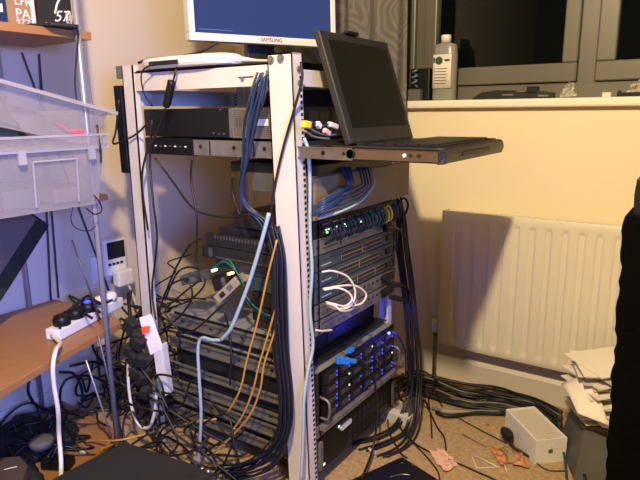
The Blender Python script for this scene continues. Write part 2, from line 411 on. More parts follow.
for i in range(14):
    for j in range(5): b.box(-.68+j*.03,-.655+j*.03,1.24+i*.029,1.264+i*.029,1.021,1.024,'dgrey')
b.build('keyboard',kd)
b=B(); b.prism([(-.507,1.213,.980),(-.493,1.213,.982),(-.488,1.213,1.0),(-.493,1.213,1.016),(-.507,1.213,1.02)],(0,.438,0),'lcdbez')
b.box(-.492,-.486,1.32,1.52,.993,1.006,'black'); b.build('handle',kd,bev=.003)
B().box(-.88,-.715,1.197,1.201,.984,1.014,'steel').box(-.88,-.715,1.193,1.2,.984,.987,'steel').box(-.88,-.715,1.193,1.2,1.011,1.014,'steel').cyl((-.80,1.1965,.999),(-.80,1.1985,.999),.006,'hole',10).cyl((-.74,1.1965,.999),(-.74,1.1985,.999),.005,'hole',10).build('outer_slide',kd)
b=B(); b.box(-.74,-.497,1.202,1.206,.987,1.012,'brass').box(-.74,-.495,1.199,1.206,.9845,.9865,'black').box(-.74,-.495,1.199,1.206,1.0125,1.015,'black')
for x,m_ in ((-.58,'white'),(-.565,'hole'),(-.545,'hole'),(-.512,'steel')): b.cyl((x,1.2022,1.0),(x,1.200,1.0),.0045,m_,10)
b.cyl((-.722,1.2025,.999),(-.722,1.197,.999),.011,'black',12); b.build('inner_slide',kd)
b=B(); b.prism([(-.497,1.195,.983),(-.484,1.197,.983),(-.480,1.203,1.0),(-.484,1.197,1.018),(-.497,1.195,1.018)],(0,.022,0),'dgrey'); b.build('end_cap',kd,bev=.002)
# screen: hinged, leaning back
P00=Vector((-.728,1.214,1.022)); u=Vector((0,1,0)); vv=Vector((-.092,0,.272)); v_=vv.normalized(); n_=u.cross(v_).normalized()
if n_.x<0: n_=-n_
Wd=.354; Ht=vv.length
b=B(); o=P00-n_*.02; b.frame(o,u*Wd,v_*Ht,n_*.02,'lcdbez'); sc=b.build('screen_housing',kd,bev=.004)
b=B(); o=P00+n_*.0003; i0=.034; b.frame(o+u*.026+v_*.04,u*(Wd-.052),v_*(Ht-.062),n_*.0012,'lcdface'); b.build('screen_panel',sc)
b=B(); o=P00+u*.12+v_*Ht; b.frame(o-n_*.012,u*.06,v_*.008,n_*.02,'black'); b.build('latch',sc,bev=.002)
b=B()
for k in range(4):
    c=P00+u*(Wd-.010)+v_*(.03+.012*k)+n_*.0005; b.cyl(c,c+n_*.002,.0022,'dsteel',8)
b.build('button',sc)
B().cyl(P00+u*.03-n_*.01-v_*.002,P00+u*(Wd-.03)-n_*.01-v_*.002,.009,'black',12).build('hinge',kd)
# cardboard / brown panel
b=B(); b.frame((-.866,1.236,.815),(0,.57,0),(.002,0,.115),(.012,0,0),'card')
tag(b.build('brown_panel',bev=.001),'plain dull brown panel behind the looped blue cables under the console tray','panel')
# blank shelf behind cables
sh=tag(B().box(-1.15,-.845,1.24,1.66,.934,.962,'black').build('rack_shelf'),'thin dark shelf just below the console tray','shelf')
# dark bracket seen at the side
tag(B().box(-1.06,-.96,1.228,1.238,.885,.935,'olive').build('cable_bracket'),'dull grey-green bracket beside the blue cable bundle','bracket')

# ---------------- switch stack
def port_rows(r,z0,n0,groups,per,pw=.0072,gap=.0016,m='port',y0=None,rows=2,zc=None):
    b=B(); y=y0
    for g in range(groups):
        b.box(XF,XF+.0012,y-.001,y+per*(pw+gap)+.001,zc-.0125,zc+.0125,'portpin')
        for k in range(per):
            for q in range(rows):
                zz=zc+(.0012 if q else -.0112); b.box(XF+.001,XF+.0022,y+k*(pw+gap)+.0008,y+k*(pw+gap)+pw,zz,zz+.0092,m)
        y+=per*(pw+gap)+.006
    b.build('port_block',r)
d=device('patch_switch','top-slot black switch half hidden by a fringe of coloured patch cables','switch',.766,.812,.30,'black','dgrey')
port_rows(d,0,0,4,10,y0=1.27,zc=.789)
b=B()
for y in (1.25,1.262,1.3,1.345,1.352,1.42): b.box(XF+.022,XF+.024,y,y+.006,.79,.7935,'led_w')
for y in (1.285,1.33,1.39,1.47): b.box(XF+.002,XF+.004,y,y+.005,.775,.778,'led_g')
b.build('status_light',d)
d=device('firewall','light grey firewall with a slit and a black power lead at its far end','firewall',.718,.765,.36,'silver','dgrey')
b=B(); b.box(XF,XF+.001,1.27,1.345,.733,.736,'hole'); b.box(XF,XF+.0012,1.36,1.364,.728,.758,'hole').box(XF,XF+.0012,1.352,1.372,.741,.745,'hole'); b.box(XF,XF+.001,1.40,1.49,.735,.737,'dgrey')
for k in range(5): b.box(XF,XF+.001,1.375+k*.012,1.380+k*.012,.749,.753,'dgrey')
b.build('marking',d)
B().box(XF,XF+.012,1.615,1.66,.729,.757,'black').build('power_inlet',d,bev=.001)
zt=.717
lab=['topmost of the three dark teal switches, a single white cable leaving it','middle dark teal switch of three, two white cables leaving it','lowest dark teal switch, directly above the silver servers']
for i in range(3):
    z1=zt-i*.0455; z0=z1-.0445
    d=device('network_switch',lab[i],'switch',z0,z1,(.40,.38,.24)[i],'teal','teal','dark teal switches in the middle of the rack')
    port_rows(d,0,0,2 if i<2 else 3,12,y0=1.345+(.02 if i==0 else 0),zc=z0+.020,pw=.0082 if i<2 else .0072,gap=.0016)
    b=B()
    for k in range(6): b.box(XF,XF+.0012,1.268+.01*k,1.272+.01*k,z0+.028,z0+.031,'dgrey')
    b.box(XF,XF+.001,1.262,1.31,z0+.013,z0+.016,'lblue'); b.build('indicator_row',d)
    for y in (1.64,1.658):
        B().box(XF,XF+.006,y,y+.014,z0+.012,z0+.03,'dgrey').build('uplink_port',d)
# silver servers
for i,(z1,lb) in enumerate(((.579,'upper silver rack server with a perforated front, below the teal switches'),(.532,'lower silver rack server with a slotted front, above the dark gap'))):
    z0=z1-.044; d=device('rack_server',lb,'server',z0,z1,.24,'silver','dgrey','silver servers in the middle of the rack')
    b=B()
    for k in range(24):
        y=1.262+k*.0135
        if k%6<4: b.box(XF,XF+.0012,y,y+.008,z0+.008,z0+.018,'grille')
    for k in range(5): b.cyl((XF,1.50+.027*k,z0+.028),(XF+.002,1.50+.027*k,z0+.028),.0045,'hole',10)
    b.box(XF,XF+.001,1.26,1.45,z0+.03,z0+.032,'dgrey'); b.build('vent_row',d)
    B().box(XF,XF+.004,1.615,1.66,z0+.008,z0+.036,'black').build('power_inlet',d)
    B().box(XF,XF+.002,1.665,1.70,z0+.008,z0+.034,'port').build('expansion_slot',d)
# recessed chassis with grey lid
d=empty('lidded_chassis',(-1.15,1.47,.38),'dark recessed chassis with a wide flat grey steel lid','server')
B().box(-1.44,-.93,CY0,CY1,.385,.452,'sidebk').build('chassis',d)
B().box(-1.445,-.925,CY0-.004,CY1+.004,.452,.456,'lid').build('lid',d)
B().box(-.93,-.875,CY0,CY1,.385,.388,'dgrey').build('front_lip',d)
b=B(); b.box(-.93,-.926,CY0,CY1,.39,.45,'black'); b.box(-.926,-.924,1.4,1.5,.40,.43,'dgrey'); b.build('front_panel',d)
slide(d,.408,-1.445,-.9,.036)
# LED server 4U
d=empty('drive_server',(-1.15,1.47,.2),'tall black server with rows of drive bays and blue lights','server')
B().box(-1.44,XF-.004,CY0,CY1,.215,.372,'sidebk').build('chassis',d,bev=.002)
B().box(-1.44,XF-.004,CY0-.001,CY1,.372,.375,'lid').build('lid',d)
f=B(); f.box(XF-.005,XF,CY0,CY1,.216,.374,'black'); ears(f,.216,.374,'dgrey'); f.build('front_panel',d)
proto=None
rr=random.Random(3)
for i in range(6):
    for j in range(4):
        y=1.263+i*.0715; z=.222+j*.037
        b=B(); b.box(XF,XF+.010,y,y+.067,z,z+.033,'bay'); b.box(XF+.010,XF+.012,y+.012,y+.05,z+.006,z+.027,'black')
        for k in range(6): b.box(XF+.012,XF+.0128,y+.015+k*.006,y+.018+k*.006,z+.009,z+.024,'grille')
        b.box(XF+.010,XF+.014,y+.003,y+.010,z+.004,z+.029,'dgrey'); q=b.build('drive_bay',d)
        b=B(); c=rr.random()
        b.box(XF+.010,XF+.0125,y+.056,y+.060,z+.020,z+.024,'led_w' if c<.22 else ('led_bs' if c<.7 else 'port')); b.box(XF+.010,XF+.0125,y+.056,y+.0595,z+.008,z+.0115,'led_bs' if .35<c<.85 else 'port')
        b.build('status_light',q)
for y in (1.245,1.69):
    B().tube([(XF,y+.004,.235),(XF+.028,y+.004,.24),(XF+.03,y+.004,.29),(XF,y+.004,.30)],.004,'dsteel',6,3).build('handle',d)
c=ax(389,333,XF+.03); b=B(); b.lathe(c,[(.0001,-.004),(.003,-.003),(.004,0),(.003,.003),(.0001,.004)],'led_b',10); b.cyl((XF,c.y,c.z),(c.x,c.y,c.z),.002,'black'); b.build('power_light',d)
LEDP=c.copy()
slide(d,.330,-1.46,-.9,.034); slide(d,.245,-1.46,-.9,.026)
# thin silver 1U
d=device('slim_unit','thin silver-edged unit between the blue-lit server and the lowest black one','server',.173,.214,.62,'dsteel','dgrey')
slide(d,.178,-1.47,-.9,.03,'dsteel')
b=B(); b.box(XF,XF+.02,CY0,CY1,.196,.2135,'dsteel'); b.build('front_ledge',d,bev=.002)
# bottom server
d=device('bottom_server','lowest black server in the rack with a pale oval badge','server',.06,.171,.60,'black','dgrey')
slide(d,.128,-1.46,-.9,.036,'dsteel'); slide(d,.075,-1.46,-.9,.03,'dsteel')
c=ax(345,424,XF); b=B(); L_=.028; pts=[]
for k in range(16):
    a=2*PI*k/16; pts.append((XF,c.y+L_*math.copysign(1,math.cos(a))*(.8)+.010*math.cos(a),c.z+.009*math.sin(a)))
b.prism(pts,(.006,0,0),'white'); b.build('badge',d)
b=B()
for i in range(9):
    for j in range(3): b.box(XF,XF+.0016,1.40+i*.03,1.424+i*.03,.07+.032*j,.096+.032*j,'dgrey')
b.build('drive_grid',d)
B().box(XF,XF+.002,1.26,1.27,.072,.078,'led_w').build('status_light',d); B().box(XF,XF+.002,1.345,1.352,.155,.161,'led_w').build('status_light',d)
b=B()
for y in (1.70,): b.box(XF,XF+.006,y,y+.01,.07,.16,'dsteel')
b.box(XF,XF+.008,1.234,1.25,.07,.16,'dsteel'); b.build('bracket',d)
# small vented side boxes at mid left
def sidebox(name,label,x0,x1,z0,z1,vent):
    r=empty(name,((x0+x1)/2,1.25,z0),label,'network box')
    B().box(x0,x1,1.215,1.236,z0,z1,'dgrey').build('casing',r,bev=.002)
    b=B()
    if vent:
        k=x0+.04
        while k<x1-.04:
            b.frame((k,1.2135,z0+.010),(.005,0,0),(.006,0,.012),(0,.002,0),'hole'); b.frame((k,1.2135,z0+.024),(.005,0,0),(-.006+.006,0,.010),(0,.002,0),'grille'); k+=.012
    else:
        b.box(x0+.03,x0+.045,1.213,1.2155,z0+.006,z1-.006,'grille'); b.box(x0+.06,x1-.05,1.2135,1.2155,z0+.006,z0+.009,'grille')
    b.build('vent',r); return r
a=ay(205,233,1.215); c=ay(288,262,1.215)
sidebox('network_box','black box side with a zigzag row of vents, upper of two beside the post',-1.245,-.95,.708,.745,True)
sidebox('network_box','plain black box side, lower of two beside the post',-1.262,-.96,.668,.706,False)
# media converters on the grey lid
def rotbox(label,px,py,yy,zr,dim,yaw,tilt,m,name='media_converter',cat='media converter'):
    c=ay(px,py,yy)
    R=Matrix.Translation(c)@Matrix.Rotation(yaw,4,'Z')@Matrix.Rotation(tilt,4,'Y')
    r=empty(name,c,label,cat)
    b=B(); a,b2,c2=[q/2 for q in dim]; b.box(-a,a,-b2,b2,-c2,c2,m); b.rot(R); b.build('casing',r,bev=.002)
    b=B(); b.box(-a*.6,-a*.2,-b2-.0012,-b2,-c2*.5,c2*.5,'port'); b.box(a*.1,a*.5,-b2-.0012,-b2,-c2*.5,c2*.5,'silver'); b.rot(R); b.build('socket',r)
    return r,R
r1,R1=rotbox('beige converter box tilted on end beside the green plugs',231,288,1.20,0,(.10,.055,.028),.25,-.75,'beige')
r2,R2=rotbox('grey converter box with a green light, upper left of the beige one',196,277,1.21,0,(.085,.05,.030),.2,-.25,'olive')
r3,R3=rotbox('dark converter box with an orange light',226,280,1.24,0,(.07,.05,.05),.1,-.3,'dgrey')
c=ay(212,271,1.18); B().box(c.x-.003,c.x+.003,c.y,c.y+.02,c.z-.003,c.z+.003,'led_g').build('status_light',r2)
c=ay(228.5,274,1.2); B().box(c.x-.005,c.x+.004,c.y,c.y+.02,c.z-.003,c.z+.002,'led_o').build('status_light',r3)
# pdu on the rear post
a=Vector((-1.562,1.19,1.205)); bq=ay(126,173,1.19)
b=B(); b.frame((a.x-.022,1.185,a.z-.02),(.036,0,0),(0,.03,0),(bq.x-a.x+.004,0,bq.z-a.z+.02),'black')
o=tag(b.build('power_bar',bev=.003),'long black power bar fixed down the outside of the rear rack post','power bar')
# ================================================================== MONITOR on the rack
DIR=Vector((math.cos(math.radians(64)),math.sin(math.radians(64)),0)); NRM=Vector((DIR.y,-DIR.x,0))
P0=ay(190,40,1.30)
def pix(p):
    d=p-CAM; x=cX.x*d.x+cY.x*d.y+cU.x*d.z; y=cX.y*d.x+cY.y*d.y+cU.y*d.z; z=cX.z*d.x+cY.z*d.y+cU.z*d.z
    return 320+x/z*F,240+y/z*F
wd=.3
while pix(P0+DIR*wd)[0]<336: wd+=.005
UP=(Vector((0,0,1))-NRM*.03).normalized()
print('monitor width',wd,P0,pix(P0+DIR*wd))
hh=wd*.64
cm=P0+DIR*wd/2
mon=empty('monitor',(cm.x-NRM.x*.05,cm.y-NRM.y*.05,1.2265),'white-framed widescreen monitor on top of the rack, screen glowing blue','monitor')
b=B(); t_=.045
b.frame(P0-NRM*t_,DIR*wd,UP*.024,NRM*t_,'white'); b.frame(P0-NRM*t_+UP*(hh-.02),DIR*wd,UP*.02,NRM*t_,'white')
b.frame(P0-NRM*t_+UP*.024,DIR*.019,UP*(hh-.044),NRM*t_,'white'); b.frame(P0-NRM*t_+UP*.024+DIR*(wd-.019),DIR*.019,UP*(hh-.044),NRM*t_,'white')
b.frame(P0-NRM*t_+UP*.02+DIR*.01,DIR*(wd-.02),UP*(hh-.04),NRM*.02,'white'); bez=b.build('bezel',mon,bev=.003)
b=B(); b.frame(P0-NRM*.004+UP*.023+DIR*.018,DIR*(wd-.036),UP*(hh-.042),NRM*.001,'screen'); sp=b.build('screen_panel',mon)
b=B(); b.frame(P0-NRM*.0028+UP*.034+DIR*.03,DIR*.11,UP*.0015,NRM*.0004,'scr_text'); b.frame(P0-NRM*.0028+UP*.034+DIR*(wd-.06),DIR*.025,UP*.0025,NRM*.0004,'scr_text')
for k in range(3): b.frame(P0-NRM*.0028+UP*(.16+.01*k)+DIR*.022,DIR*.006,UP*.002,NRM*.0004,'scr_text')
b.build('screen_text',sp)
textmesh('SAMSUNG',.017,'brand_lettering',bez,P0+DIR*(wd*.525)+UP*.0075+NRM*.0004,DIR,UP,'text',align='CENTER')
b=B(); cc=cm-NRM*.055; b.frame(cc-DIR*.05+Vector((0,0,1.245-cc.z)),DIR*.10,Vector((0,0,.12)),-NRM*.03,'dgrey'); b.build('stand_neck',mon,bev=.004)
b=B(); pts=[(cc.x+.12*math.cos(a)*1.0,cc.y+.10*math.sin(a),1.2267) for a in [2*PI*k/28 for k in range(28)]]; b.prism(pts,(0,0,.018),'dgrey'); b.build('stand_base',mon,bev=.004)
# white router on rack top
a=ay(146,68,1.22)
ro=empty('router',(-1.29,1.245,1.2267),'slim white router lying on the rack top left of the monitor','router')
b=B(); pts=[]
for k in range(24):
    t=2*PI*k/24; pts.append((-1.275+.175*math.copysign(abs(math.cos(t))**.6,math.cos(t)),1.225+.062*math.copysign(abs(math.sin(t))**.6,math.sin(t)),1.2267))
b.prism(pts,(0,0,.030),'white'); b.build('casing',ro,bev=.010)
b=B().box(-1.38,-1.26,1.161,1.17,1.233,1.245,'dgrey'); b.build('port_row',ro)
B().tube([(-1.13,1.26,1.245),(-1.05,1.25,1.236),(-.985,1.24,1.230)],[.010,.010,.008,.007,.006,.005,.004,.004],'whited',8).build('antenna',ro)
cable([(-1.36,1.158,1.238),(-1.40,1.15,1.215),(-1.41,1.16,1.16),(-1.40,1.18,1.12)],.0025,'blk','black lead hanging from the white router over the beam',group=None)
b=B(); a=ay(172,81,1.17); c=ay(166,107,1.17); b.tube([a,a.lerp(c,.5),c],[.012]*8+[.009]*3+[.006],'black',8,4); tag(b.build('cable_plug'),'black plug dangling in front of the cream top beam','plug')
cable([ay(178,62,1.2),ay(176,70,1.175),ay(173,82,1.17)],.003,'blk','short black lead of the dangling plug by the beam')
cable([ay(138,63,1.25),ay(150,59,1.27),ay(175,57,1.3),ay(200,52,1.32),ay(218,42,1.35)],.004,'blk','black lead curving up from the router to the monitor')
cable([ay(190,59,1.3),ay(215,60,1.3),ay(243,61,1.3)],.004,'blk','short black lead lying behind the white router')
# ================================================================== CABLES at rack
def lerp_path(ps,off,fn):
    return [fn(px+off[0],py+off[1],d+off[2]) for px,py,d in ps]
# blue bundle at left of near front post
base=[(263,72,1.175),(257,95,1.168),(250,125,1.165),(245,160,1.165),(241,185,1.168),(247,205,1.172),(262,218,1.185),(272,235,1.19)]
rr=random.Random(11)
for k in range(11):
    ox=(k-5)*1.5; pts=[ay(px+ox*(.5+.5*math.sin(i*1.1+.4))+rr.uniform(-1.3,1.3),py+rr.uniform(-2,2)+(k%3)*2,y-.004*(k%3)) for i,(px,py,y) in enumerate(base)]
    cable(pts,.0032,['blue2','navy','blue'][k%3],'dark blue network cable in the bundle left of the front post','network_cable','cable','blue cables bundled beside the front post')
# loops under the tray
for k in range(11):
    s=min(k,6)*2.6
    if k<6: ps=[(312+k*.5,216-s*.75,-.83),(324+k*.3,211-s*1.0,-.80),(339+k*.9,200-s*1.0,-.79-.004*(k%3)),(352-k*1.1,186-s*.3,-.80),(352-k*1.6,176,-.82),(350-k*2,166,-.85)]
    else:   ps=[(318,219-(k-6)*3,-.83),(342,211-(k-6)*4,-.79),(361,201-(k-6)*4,-.78),(373-(k-6)*2.5,186,-.79),(373-(k-6)*3,176,-.82),(370-(k-6)*3,166,-.85)]
    cable([ax(px,py,x) for px,py,x in ps],.0030,'blue2' if k%3 else 'lblue' if k==6 else 'blue','blue network cable looping in front of the brown panel','network_cable','cable','blue cables looped under the console tray')
# fringe of patch cables
cols=['navy','blk','navy','blue','blk','navy','teal_c','blk','blue','navy','green','teal_c','green','teal_c','blk','green','yelp','yelp','blk','blue','navy']
names={'navy':'navy','blk':'black','blue':'blue','teal_c':'teal','green':'green','yelp':'yellow'}
for i,cn in enumerate(cols):
    y=1.262+i*.0205
    cable([(XF+.002,y,.788),(XF+.022,y+.001,.80+.006*(i%2)),(XF+.034,y+.002,.785),(XF+.030,y+.003,.762),(XF+.010,y+.004,.748+.004*(i%3))],.0034,cn,names[cn]+' patch cable in the fringe across the top switch','patch_cable','cable',names[cn]+' patch cables of the fringe')
# white loops
for k,(lb,ps) in enumerate((('white patch cable looping from the top teal switch',[(322,272),(333,271),(348,277),(355,290),(353,303),(344,309),(332,307),(326,304)]),
    ('white patch cable arching from the middle teal switch, widest arc',[(323,289),(340,286),(356,286),(366,294),(362,303),(352,306),(338,309),(327,306)]),
    ('white patch cable arching from the middle teal switch, inner arc',[(324,290),(338,288),(349,293),(352,300),(345,306),(334,304),(326,302)]),
    ('white patch cable curling low at the lowest teal switch',[(327,304),(335,306),(342,311),(352,309),(357,300)]))):
    n=len(ps); cable([ax(px,py,XF+.012+.055*math.sin(PI*i/(n-1))+.004*k) for i,(px,py) in enumerate(ps)],.0030,'wcab',lb,'patch_cable')
cable([ax(316,330,-.84),ax(322,331,-.835),ax(332,330,-.84)],.003,'wcab','short white cable at the near end of the lower silver server','patch_cable')
# pale blue cables
cable([ax(304,138,-.86),ax(308,150,-.85),ax(310,180,-.845),ax(310,230,-.845),ax(312,270,-.84),ax(310,310,-.845),ax(313,345,-.84),ax(308,370,-.84),ax(304,400,-.84),ax(303,440,-.84),ax(301,482,-.84)],.0048,'lblue','pale blue cable running down the right face of the front post','network_cable')
cable([ay(269,213,1.16),ay(262,240,1.15),ay(250,280,1.14),ay(238,312,1.13),ay(230,330,1.125),ay(221,340,1.125)],.0058,'lblue','thick pale blue cable slanting down across the middle of the rack','network_cable')
cable([ay(221,340,1.125),ay(212,340,1.12),ay(202,338,1.12),ay(198,348,1.115),ay(199,375,1.11),ay(201,410,1.105),ay(200,440,1.10),ay(198,464,1.10)],.0052,'lblue','pale blue cable dropping to the black case on the floor','network_cable')
# yellow
cable([ay(277,240,1.16),ay(268,275,1.155),ay(258,320,1.15),ay(247,360,1.145),ay(240,390,1.14),ay(227,414,1.135)],.0030,'yel','yellow cable nearest the pale blue one, ending highest','network_cable')
cable([ay(278,300,1.165),ay(268,335,1.16),ay(259,365,1.155),ay(253,390,1.15),ay(243,415,1.145),ay(230,434,1.14)],.0030,'yel','middle yellow cable hanging beside the black bundle','network_cable')
cable([ay(279,318,1.165),ay(272,340,1.16),ay(264,365,1.155),ay(260,390,1.15),ay(250,415,1.145),ay(232,436,1.135),ay(215,452,1.12)],.0030,'yel','yellow cable closest to the front post, curling low','network_cable')
cable([ay(216,419,1.13),ay(190,423,1.12),ay(160,430,1.11),ay(120,440,1.0),ay(90,441,.98),ay(70,449,.97),ay(68,456,.97),ay(80,459,.97),ay(100,450,.98),ay(115,443,1.0)],.0032,'yel','yellow cable with a loop lying over the bottom shelf','network_cable')
# black bundle down left of post
rr=random.Random(5)
base=[(272,225,1.185),(278,255,1.178),(279,300,1.172),(281,350,1.168),(286,395,1.165),(284,430,1.16),(272,455,1.15),(252,468,1.13),(225,474,1.11)]
for k in range(12):
    ox=(k-5.5)*1.25
    cable([ay(px+ox+rr.uniform(-1,1),py+rr.uniform(-3,3)+(ox*.9 if i>5 else 0),y-.006*(k%3)) for i,(px,py,y) in enumerate(base)],.0034,'navy' if k%3 else 'blk','black cable in the thick bundle running down beside the front post','power_cable','cable','black cables bundled left of the front post')
cable([ay(301,62,1.18),ay(302,80,1.178),ay(294,110,1.175),ay(284,145,1.175),ay(276,180,1.178),ay(270,215,1.18)],.0035,'blk','thin black cable slanting across the front post top','power_cable')
for lb,ps in (('thin black cable hanging from the silver rail at mid rack',[(192,157),(191,180),(196,210),(197,235),(196,262),(200,272)]),
    ('black cable sagging from the rear post to the blue bundle',[(155,158),(168,175),(190,205),(205,214),(230,217),(250,214)]),
    ('black cable rising from the tangle to the side boxes',[(162,302),(175,270),(190,245),(203,238)]),
    ('black cable hanging inside beside the rear post',[(152,120),(150,160),(153,200),(157,240),(152,290),(156,320)]),
    ('black cable dropping from the dangling plug past the rear post',[(166,107),(158,130),(146,155),(142,185),(148,230)]),
    ('black cable hooked round the top of the power bar',[(119,100),(116,130),(113,143),(120,142),(135,135),(147,124)]),
    ('thin black cable arching behind the side boxes',[(232,175),(233,195),(240,215)]),
    ('black cable hanging from the beige converter box',[(224,310),(230,335),(231,360),(230,385)]),
    ('black cable trailing left from the grey converter box',[(200,280),(180,296),(165,312),(178,330),(180,350)]),
    ('black cable coiled beside the rear post, upper',[(165,300),(178,272),(195,268),(205,283),(190,300),(170,308)]),
    ('black cable coiled beside the rear post, lower',[(158,315),(168,288),(186,280),(192,298),(178,318),(162,330)]),
    ('black cable crossing the grey steel lid',[(163,330),(190,332),(215,312),(225,303)])):
    n=len(ps); cable([ay(px,py,1.165+.01*math.sin(i*2)) for i,(px,py) in enumerate(ps)],.0032,'blk',lb,'power_cable')
for k in range(4):
    ps=[(212+k*2,268-k),(225+k*3,262-k*2),(238+k,274+k*2),(244+k*2,286+k*3)] if k<2 else [(243,285+k*3),(252,296+k*4),(262,308+k*2),(270,312+k*2)]
    cable([ay(px,py,1.175+.01*k) for px,py in ps],.0028,'green','green patch cable at the converter boxes','patch_cable','cable','green patch cables at the converter boxes')
# coloured plugs near the console screen
for lb,m_,a,c in (('yellow plug just right of the front post','yelp',(303,124),(309,125)),('cream plug in front of the console screen','wcab',(329,124),(337,127)),('small white plug between the yellow and cream plugs','white',(317,123),(320,127)),('pinkish clear plug below the cream one','pink',(324,130),(329,134))):
    p1=ax(*a,-.78); p2=ax(*c,-.78); d_=(p2-p1).normalized(); b=B(); w_=Vector((1,0,0)); h_=d_.cross(w_).normalized()
    s_=.016 if m_=='yelp' else .012
    b.frame(p1-h_*s_/2-w_*s_/2,d_*(p2-p1).length,h_*s_,w_*s_,m_); o=tag(b.build('cable_plug',bev=.002),lb,'plug')
for k,ps in enumerate(([(309,125),(318,128),(328,130),(334,134),(326,138)],[(308,127),(316,132),(326,135),(340,134)],[(312,122),(322,126),(331,123)],[(305,131),(315,137),(330,139)])):
    cable([ax(px,py,-.79+.004*k) for px,py in ps],.0026,'gry' if k%2 else 'blue','short loose cable in the knot of plugs on the console tray','network_cable','cable','loose cables among the plugs')
# power leads on the right
for lb,ps in (('black power lead plugged into the firewall',[(385,229),(393,228),(401,232),(406,240)]),('black power lead of the upper silver server',[(389,285),(398,285),(406,287),(410,295)]),('black power lead of the lower silver server',[(391,297),(400,299),(409,302),(413,312)])):
    pts=[ax(px,py,-.83) for px,py in ps]; cable(pts,[.009]*8+[.006]*4+[.0038],'black',lb,'power_cable',seg=8)
rr=random.Random(8)
base=[(397,200,1.72),(401,215,1.735),(402,240,1.745),(406,280,1.75),(411,320,1.75),(414,360,1.75),(414,390,1.74),(408,425,1.66),(390,450,1.55),(365,466,1.46)]
for k in range(9):
    ox=(k-4)*1.5
    pts=[ay(px+ox*(1-.3*(i<2)+(.9*(i-6) if i>6 else 0))+rr.uniform(-1.5,1.5),py+rr.uniform(-3,3),y+.02+.008*(k%3)) for i,(px,py,y) in enumerate(base)]
    for p_ in pts: p_.z=max(p_.z,.006)
    cable(pts,.0040,'navy' if k%2 else 'blk','black cable in the hank hanging down the far side of the rack','power_cable','cable','black cables hanging at the far side')
cable([ay(398,204,1.74),ay(404,198,1.75),ay(408,205,1.76),ay(404,216,1.76),ay(399,214,1.75)],.004,'blk','small black cable loop beside the brown panel corner','power_cable')
# server front cables
cable([ax(358,357,XF+.06),ax(368,368,XF+.06),ax(374,378,XF+.05),ax(376,395,XF+.04),ax(377,420,XF+.05),ax(372,452,XF+.06),ax(362,478,XF+.10)],.0042,'blk','black cable arching from the bright blue plug to the floor','video_cable')
b=B(); p1=ax(336,360,XF+.035); p2=ax(354,361,XF+.055); d_=(p2-p1).normalized(); h_=Vector((0,0,1)); w_=d_.cross(h_).normalized()
b.frame(p1-h_*.011-w_*.006,d_*(p2-p1).length*.7,h_*.022,w_*.013,'bluep'); b.frame(p1+d_*(p2-p1).length*.7-h_*.007-w_*.004,d_*(p2-p1).length*.4,h_*.014,w_*.009,'bluep')
tag(b.build('cable_plug',bev=.002),'bright blue plug on the front of the tall server','plug')
b=B(); p1=ax(346,351,XF+.02); b.box(p1.x,p1.x+.015,p1.y,p1.y+.025,p1.z-.006,p1.z+.006,'bluep'); tag(b.build('cable_plug',bev=.001),'small blue plug above the bright blue one','plug')
cable([ax(372,354,XF+.02),ax(378,362,XF+.05),ax(381,378,XF+.05)],.0025,'blk','thin black cable on the blue-lit server, right of the arching one','power_cable')
cable([ax(392,331,XF+.03),ax(399,338,XF+.05),ax(405,350,XF+.06),ax(406,375,XF+.06)],.0035,'blk','black cable just right of the bright blue light','power_cable')
# ================================================================== FLOOR CABLES to the right
rr=random.Random(21)
for k in range(15):
    t=k/14; a0=rr.uniform(-4,4)
    ps=[(402+rr.uniform(-6,8),372+14*t),(430,376+20*t+rr.uniform(-3,3)),(465,384+22*t+rr.uniform(-4,4)),(500,389+20*t+rr.uniform(-3,3)),(535,397+22*t+rr.uniform(-3,3)),(562,410+22*t+rr.uniform(-3,3))]
    pts=[az(px,py,.012+.035*rr.random()*(1-t)+.004) for px,py in ps]
    for p_ in pts: p_.y=min(p_.y,2.13)
    cable(pts,.0045 if k%4 else .0055,'blk' if k not in (3,9) else 'gry','black cable in the run along the skirting below the radiator' if k not in (3,9) else 'grey cable in the run along the skirting','power_cable','cable','cables lying along the skirting' if k not in(3,9) else 'grey cables along the skirting')
cable([az(432,408,.01),az(445,411,.01),az(470,411,.01),az(505,412,.01)],.007,'gry','pale grey cable in front of the black cable run','power_cable')
cable([az(436,412,.012),az(448,416,.012),az(475,413,.012),az(506,414,.01)],.007,'blk','thick black cable ending at the white box','power_cable')
b=B(); b.tube([az(440,411,.012),az(455,412,.014),az(474,413,.012)],[.006,.010,.010,.010,.010,.012,.010,.010,.010,.010,.009,.006,.006],'beige',8,6); tag(b.build('cable_sleeve'),'tan sleeve around the cable left of the white box','sleeve')
cable([az(448,412,.004),az(475,427,.004),az(500,440,.004),az(520,450,.004),az(535,462,.004),az(548,470,.004),az(566,471,.004)],.0022,'teal_c','thin green cable running past the white box','network_cable')
cable([az(385,405,.02),az(398,425,.004),az(412,441,.004),az(430,452,.004),az(455,462,.004),az(480,473,.004),az(500,482,.004)],.0028,'blk','thin black cable snaking past the pink paper','power_cable')
cable([az(396,410,.006),az(402,430,.004),az(425,455,.004),az(437,470,.004),az(440,480,.004)],.0025,'blk','thin black cable crossing in front of the pink paper','power_cable')
cable([az(428,395,.01),az(431,420,.005),az(432,438,.005)],.003,'blk','short black cable end above the pink paper','power_cable')
cable([az(425,400,.01),az(436,425,.005),az(444,437,.005),az(446,450,.005)],.003,'blk','short black cable end bending right above the pink paper','power_cable')
cable([az(388,405,.01),az(389,430,.006),az(400,452,.006),az(407,458,.006)],.003,'blk','black cable bending behind the dark folder','power_cable')
cable([az(560,433,.02),az(562,445,.03),az(565,460,.03),az(567,482,.02)],.0045,'teal_c','dark green cable dropping between the white box and the bin','power_cable')
